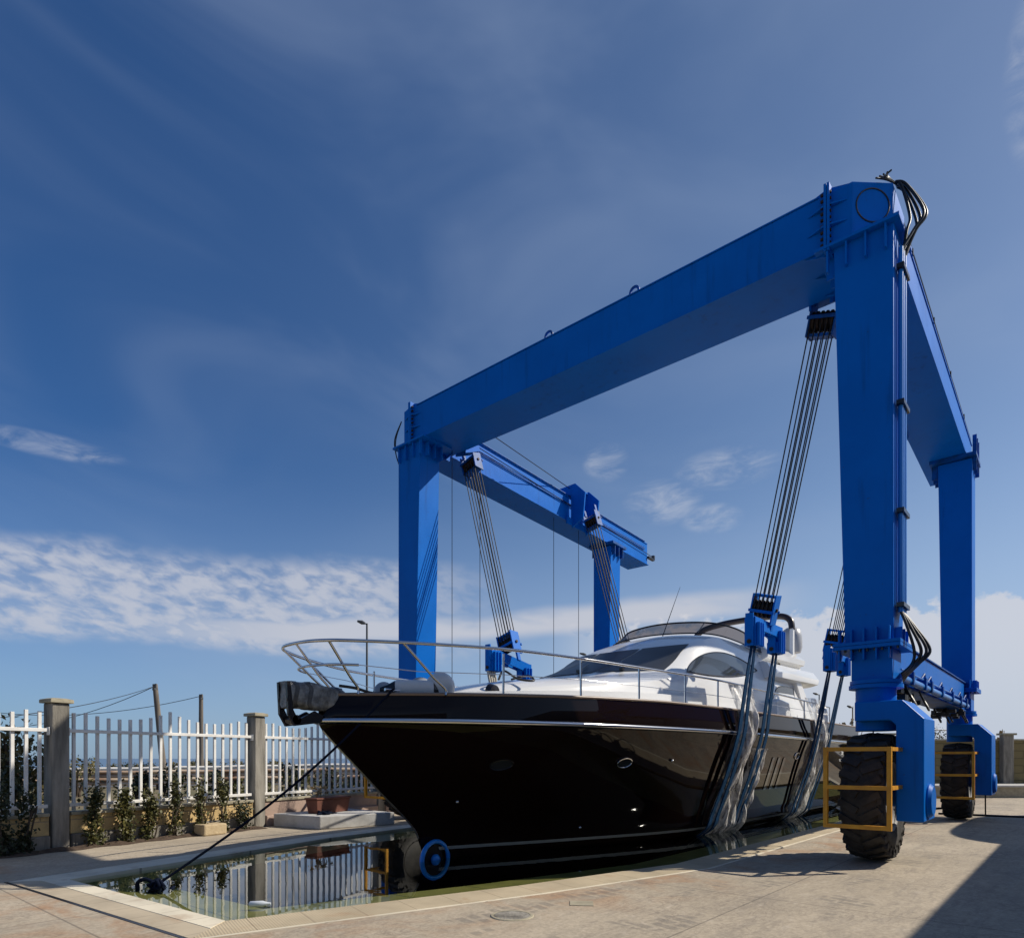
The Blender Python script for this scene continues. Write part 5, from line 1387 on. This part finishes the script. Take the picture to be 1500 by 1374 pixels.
# ------------------------------------------------------------------ beyond the fence: guardrails, poles, lamps, shrubs
def guardrail(a, b, za, zb, m, label, n):
    t = thing("guardrail", (a.x, a.y, 0), label, "guardrail", "roadside guardrails"); O = (a.x, a.y, 0)
    d = (b - a); d.z = 0; L = d.length; d.normalize(); nv = Vector((d.y, -d.x, 0))
    mb = MB(); prof = [(.02, -.17), (.10, -.13), (.10, -.09), (-.03, 0.0), (.10, .07), (.09, .11), (-.05, .17)]
    k = 40; vs = []
    for i in range(k + 1):
        u = i / k; c_ = a + d * L * u; zc = za + (zb - za) * u + 0.02 * math.sin(i * 1.7)
        vs += [(c_.x + nv.x * q, c_.y + nv.y * q, zc + w) for q, w in prof]
    mb.add(vs, [(i * 7 + j, i * 7 + j + 1, i * 7 + 8 + j, i * 7 + 7 + j) for i in range(k) for j in range(6)])
    mb.build("beam", M[m], t, O)
    for i in range(n):
        u = (i + .5) / n; c_ = a + d * L * u - nv * 0.06; zc = za + (zb - za) * u; mb = MB(); mb.boxmm(c_.x - .05, c_.x + .05, c_.y - .05, c_.y + .05, -.05, zc + .14); mb.build("support", M['rust'], t, O)
guardrail(c2w(-34, 37), c2w(12, 47), .62, 1.35, 'rail_w', "pale guardrail beyond the road, upper of the stripes", 14)
guardrail(c2w(-34, 36.6), c2w(12, 46.6), .18, 0.85, 'rail_w', "pale lower guardrail just under the upper one beyond the road", 14)
guardrail(c2w(-32, 30), c2w(8, 36), .60, 1.00, 'rail_t', "tan rusty guardrail on the near side of the road, upper of two", 12)
guardrail(c2w(-32, 29.8), c2w(8, 35.8), .26, .62, 'rail_t', "tan rusty lower guardrail close to the road surface", 12)
mb = MB(); a_, b_ = c2w(-36, 38.5), c2w(16, 48.5); rg = random.Random(9)
mb.add([(a_.x, a_.y, -.1), (b_.x, b_.y, -.1), (b_.x - 2, b_.y + 3, 1.1), (a_.x - 2, a_.y + 3, .4)], [(0, 1, 2, 3)])
mb.build("embankment", M['soil'])["kind"] = "structure"


def pole(px, t_, top_px, lean, label, arm=True):
    b = c2w((px - 750) / 980 * t_, t_); h = 1.5 + (1110 - top_px) / 980 * t_; tp = c2w((px + lean - 750) / 980 * t_, t_)
    o = thing("utility_pole", (b.x, b.y, 0), label, "pole", "wooden utility poles"); O = (b.x, b.y, 0)
    mb = MB(); mb.tube([(b.x, b.y, 0), (tp.x, tp.y, h)], [0.17, 0.12], 12); mb.build("shaft", M['wood'], o, O, 60)
    mb = MB(); mb.box((tp.x, tp.y, h - .25), (0.28, 0.16, 0.10)); mb.tube([(tp.x + .12, tp.y, h - .2), (tp.x + .12, tp.y, h + .02)], 0.035, 8); mb.build("insulator", M['lampg'], o, O)
    return Vector((tp.x, tp.y, h - .1))
pA = pole(242, 34, 1002, -15, "leaning wooden utility pole with a slack wire, taller in the picture")
pB = pole(294.5, 42, 1017, 0, "upright thin utility pole right of the leaning one")
def wire(a, b, sag, label, r=0.018):
    pts = []
    for k in range(17):
        u = k / 16; p = a.lerp(b, u); p.z -= sag * 4 * u * (1 - u); pts.append(p)
    mb = MB(); mb.tube(pts, r, 5); tag(mb.build("overhead_wire", M['wire'], None, tuple(a), 60), label, "wire", "overhead wires")
wire(pA, c2w(-14.5, 14.8, 2.15), .35, "overhead wire dropping from the leaning pole to lower left", .014)
wire(pA, c2w(-34, 40, 3.4), .9, "faint overhead wire from the leaning pole to the left edge")
wire(pB, c2w(-40, 48, 5.2), .9, "long level overhead wire from the thin upright pole", .02)
def lamp(px, t_, top_px, arm_px, label):
    b = c2w((px - 750) / 980 * t_, t_); h = 1.5 + (1110 - top_px) / 980 * t_; L = arm_px / 980 * t_
    o = thing("street_lamp", (b.x, b.y, 0), label, "street lamp", "street lamps along the road"); O = (b.x, b.y, 0); r_ = c2w(1, 0)
    mb = MB(); mb.tube([(b.x, b.y, 0), (b.x, b.y, h)], [0.085, 0.055], 10); mb.build("mast", M['lampg'], o, O, 60)
    e = b + r_ * (-L); mb = MB(); mb.tube([(b.x, b.y, h - .05), (e.x * .25 + b.x * .75, e.y * .25 + b.y * .75, h)], .04, 8); mb.build("arm", M['lampg'], o, O, 60)
    mb = MB(); s_ = b + r_ * (-L * .2); mb.tube([(s_.x, s_.y, h), (s_.x * .6 + e.x * .4, s_.y * .6 + e.y * .4, h + .06), (e.x, e.y, h + .14)], [.07, .13, .06], 10); mb.build("lamp_head", M['lampg'], o, O, 60)
lamp(537.5, 40, 913, 14, "tall grey street lamp rising behind the yacht's bow rail")
lamp(861, 62, 959, 12, "distant street lamp beside the yacht's windscreen")
lamp(1200, 70, 1017, 9, "distant street lamp between the rear slings and plastic")
lamp(1249, 60, 1036, 8, "small distant street lamp left of the near steering pillar")


def shrub(c, rad, n, size, m, label, name="shrub", trunk=True, cat="shrub", grp="shrubs beyond the fences", seed=0, lumps=14):
    rg = random.Random(seed); t = thing(name, (c[0], c[1], 0), label, cat, grp); O = (c[0], c[1], 0)
    ls = []
    for k in range(lumps):
        a = rg.uniform(0, 2 * math.pi); rr = math.sqrt(rg.random()) * .75; ls.append((c[0] + rad[0] * rr * math.cos(a), c[1] + rad[1] * rr * math.sin(a), c[2] + rad[2] * rg.uniform(-.85, .85)))
    mb = MB()
    for k in range(6):
        l_ = ls[k]; mb.tube(spline([(c[0] + rg.uniform(-.1, .1), c[1] + rg.uniform(-.1, .1), -.02), ((c[0] + l_[0]) / 2, (c[1] + l_[1]) / 2, l_[2] * .5), l_], 4), [0.05] * 4 + [0.03] * 4 + [0.012], 6)
    mb.build("trunk", M['bark'], t, O)
    mb = MB(); rl_ = min(sum(rad) / 3, rad[2] * 1.6) * .42
    for k in range(n):
        l_ = ls[rg.randrange(lumps)]
        q = (l_[0] + rg.gauss(0, rl_ * .6), l_[1] + rg.gauss(0, rl_ * .6), max(.03, l_[2] + rg.gauss(0, rl_ * .6))); mb.leaf(q, size, rg)
    mb.build("crown", M[m], t, O)
def at(px, t_): return c2w((px - 750) / 980 * t_, t_)
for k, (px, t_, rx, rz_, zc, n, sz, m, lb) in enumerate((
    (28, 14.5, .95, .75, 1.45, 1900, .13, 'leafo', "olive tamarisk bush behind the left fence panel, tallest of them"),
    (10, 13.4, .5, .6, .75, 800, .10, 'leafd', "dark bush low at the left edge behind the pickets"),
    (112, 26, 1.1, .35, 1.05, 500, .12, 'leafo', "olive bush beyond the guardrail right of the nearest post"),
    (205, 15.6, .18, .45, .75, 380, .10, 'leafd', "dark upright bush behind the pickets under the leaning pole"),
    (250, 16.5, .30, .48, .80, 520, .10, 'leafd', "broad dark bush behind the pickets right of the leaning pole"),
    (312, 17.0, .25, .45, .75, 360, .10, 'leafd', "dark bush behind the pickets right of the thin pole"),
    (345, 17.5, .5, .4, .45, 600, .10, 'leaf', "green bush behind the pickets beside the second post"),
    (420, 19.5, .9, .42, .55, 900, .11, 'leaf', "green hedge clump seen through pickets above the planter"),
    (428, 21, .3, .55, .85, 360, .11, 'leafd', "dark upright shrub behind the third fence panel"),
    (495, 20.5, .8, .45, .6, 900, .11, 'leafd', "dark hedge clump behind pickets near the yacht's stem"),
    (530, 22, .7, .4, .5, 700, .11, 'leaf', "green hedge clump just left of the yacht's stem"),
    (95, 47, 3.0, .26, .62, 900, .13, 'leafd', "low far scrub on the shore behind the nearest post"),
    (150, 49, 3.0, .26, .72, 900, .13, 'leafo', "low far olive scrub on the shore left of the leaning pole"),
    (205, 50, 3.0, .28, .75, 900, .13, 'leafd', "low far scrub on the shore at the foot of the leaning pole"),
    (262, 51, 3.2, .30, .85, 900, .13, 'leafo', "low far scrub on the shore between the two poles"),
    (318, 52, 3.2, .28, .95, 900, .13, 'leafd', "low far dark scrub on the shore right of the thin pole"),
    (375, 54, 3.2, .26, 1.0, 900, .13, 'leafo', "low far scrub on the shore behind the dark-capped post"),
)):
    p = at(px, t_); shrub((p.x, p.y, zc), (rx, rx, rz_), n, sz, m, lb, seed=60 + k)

# ------------------------------------------------------------------ yard wall at the right and what stands by it
WA = R(YAW)
def cw(xc, yc): p = c2w(xc, yc); return (p.x, p.y, 0)
t = thing("yard_wall", cw(13.0, 27.2), "tall tuff block yard wall behind the rear right wheel", "wall", None, WA)
mb = MB(); mb.boxmm(0, 24, 0, .25, 0.46, 2.20); mb.build("blocks", M['tuff2'], t, (0, 0, 0))
mb = MB(); mb.boxmm(0, 24, -.04, .29, 2.202, 2.27); mb.build("coping_slab", M['conc_cap'], t, (0, 0, 0))
t = thing("wall_ledge", cw(13.0, 25.2), "pale concrete ledge running along the foot of the yard wall", "ledge", None, WA)
mb = MB(); mb.boxmm(0, 24, 0, 1.97, 0.0, 0.40); mb.build("base", M['conc_cap'], t, (0, 0, 0))
mb = MB(); mb.boxmm(0, 24, -.05, 1.97, 0.402, 0.47); mb.build("top_slab", M['plinth'], t, (0, 0, 0), None, .01)
for k, xc in enumerate((20.0, 24.6, 15.2)):
    t = thing("wall_pillar", cw(xc, 26.95), ["grey concrete pillar on the yard wall right of the rear wheel", "grey concrete pillar of the yard wall beyond the right edge", "grey concrete pillar of the yard wall behind the near fork"][k], "pillar", "concrete pillars of the yard wall", WA)
    mb = MB(); mb.boxmm(-.21, .21, -.02, .23, .47, 2.42); mb.build("shaft", M['conc_post'], t, (0, 0, 0), None, .015)
    mb = MB(); mb.boxmm(-.28, .28, -.09, .30, 2.422, 2.50); mb.build("cap", M['conc_cap'], t, (0, 0, 0))
p = c2w(18.1, 29); shrub((p.x, p.y, 1.9), (.8, .6, .9), 1400, .08, 'leafo', "olive bush showing over the yard wall between fork and wheel", seed=91)
for k, (px, lb) in enumerate(((1247, "dry reed clump leaning over the stern beside the near wheel"), (1432, "wispy dry grass tuft on top of the yard wall left of pillar"), (1468, "wispy dry grass tuft on the yard wall beside the pillar"))):
    t_ = 27 if k == 0 else 28.2; p = at(px, t_); t = thing("dry_reeds", (p.x, p.y, 0), lb, "reeds", "dry reeds by the yard wall"); O = (p.x, p.y, 0); rg = random.Random(30 + k)
    mb = MB()
    for q in range(16 if k == 0 else 9):
        a = rg.uniform(0, 6.28); h = rg.uniform(2.2, 3.6) if k == 0 else rg.uniform(2.3, 2.75); rr = rg.uniform(.1, .6)
        mb.tube(spline([p + Vector((rg.uniform(-.2, .2), rg.uniform(-.2, .2), 0)), p + Vector((rr * .4 * math.cos(a), rr * .4 * math.sin(a), h * .6)), p + Vector((rr * math.cos(a), rr * math.sin(a), h))], 4), 0.014, 5)
        for j in range(4): mb.leaf(p + Vector((rr * math.cos(a) * rg.uniform(.4, 1.2), rr * math.sin(a) * rg.uniform(.4, 1.2), h * rg.uniform(.6, 1))), .22, rg)
    mb.build("stalks", M['reed'], t, O)
# pale railing at the head of the basin
a_ = at(1240, 30); t = thing("pipe_railing", (a_.x, a_.y, 0), "pale pipe railing seen over the near tyre", "railing", None, WA)
for zz in (1.5, 2.1, 2.75):
    mb = MB(); mb.tube([(0, 0, zz), (6, 0, zz)], .03, 7); mb.build("rail", M['picket'], t, (0, 0, 0), 60)
for k in range(6): mb = MB(); mb.tube([(k * 1.2, 0, 0), (k * 1.2, 0, 2.76)], .03, 7); mb.build("baluster", M['lampg'], t, (0, 0, 0), 60)

# manhole covers, wood scrap
for px, py, r_, nm, lb in ((750, 1341, .20, "manhole_cover", "round concrete manhole cover in the yard"), ):
    t_ = 1470 / (py - 1110); p = at(px, t_); o = thing(nm, (p.x, p.y, 0), lb, "manhole cover")
    mb = MB(); mb.lathe([(0, .008), (r_ * .86, .008), (r_ * .86, .002)], (0, 0, 0), 'z', 36); mb.build("lid", M['conc_post'], o, (0, 0, 0))
    mb = MB(); mb.lathe([(r_ * .88, .003), (r_ * .88, .009), (r_, .009), (r_ + .01, .001)], (0, 0, 0), 'z', 36); mb.build("frame_ring", M['conc_cap'], o, (0, 0, 0))
p = at(852, 1470 / (1323 - 1110)); mb = MB(); mb.box((p.x, p.y, .003), (.24, .22, .006), Matrix.Rotation(R(35), 3, 'Z')); tag(mb.build("drain_cover", M['conc_cap'], None, tuple(p)), "small square pale drain cover in the yard", "drain cover")

# ------------------------------------------------------------------ unseen blocks added to the right of the picture to throw shade in
sh = thing("sun_blocker_long", (9.3, 4, 0), "long unseen grey shed outside the picture on the right", "blocker"); O = (9.3, 4, 0)  # added, never in view: casts the straight shade edge on the yard
mb = MB(); mb.boxmm(2.72, 15, -14, 19.1, 0, 5.0); mb.build("wall", M['blocker'], sh, O)
mb = MB(); mb.prism([(2.70, 5.003), (15.2, 5.003), (9.2, 5.6)], 'y', -14.2, 19.12); mb.build("roof", M['blocker'], sh, O)
tk_ = thing("sun_blocker_rounded", (6.4, 23.4, 0), "grey rounded tank added outside the picture on the right to cast shade", "occluder")  # added, never in view: rounded outline shaped for the lobe of shade
out_ = []
for k in range(64):
    q = 2 * math.pi * k / 64; c_, d_ = math.cos(q), math.sin(q)
    out_.append((4.2 * math.copysign(abs(c_) ** .5, c_), 4.2 * math.copysign(abs(d_) ** .5, d_)))
mb = MB(); mb.prism(out_, 'z', 0, 5.7); mb.build("shell", M['blocker'], tk_, (0, 0, 0), 40)
mb = MB(); mb.prism([(x * .9, y * .9) for x, y in out_], 'z', 5.703, 5.76); mb.build("lid", M['blocker'], tk_, (0, 0, 0), 40)
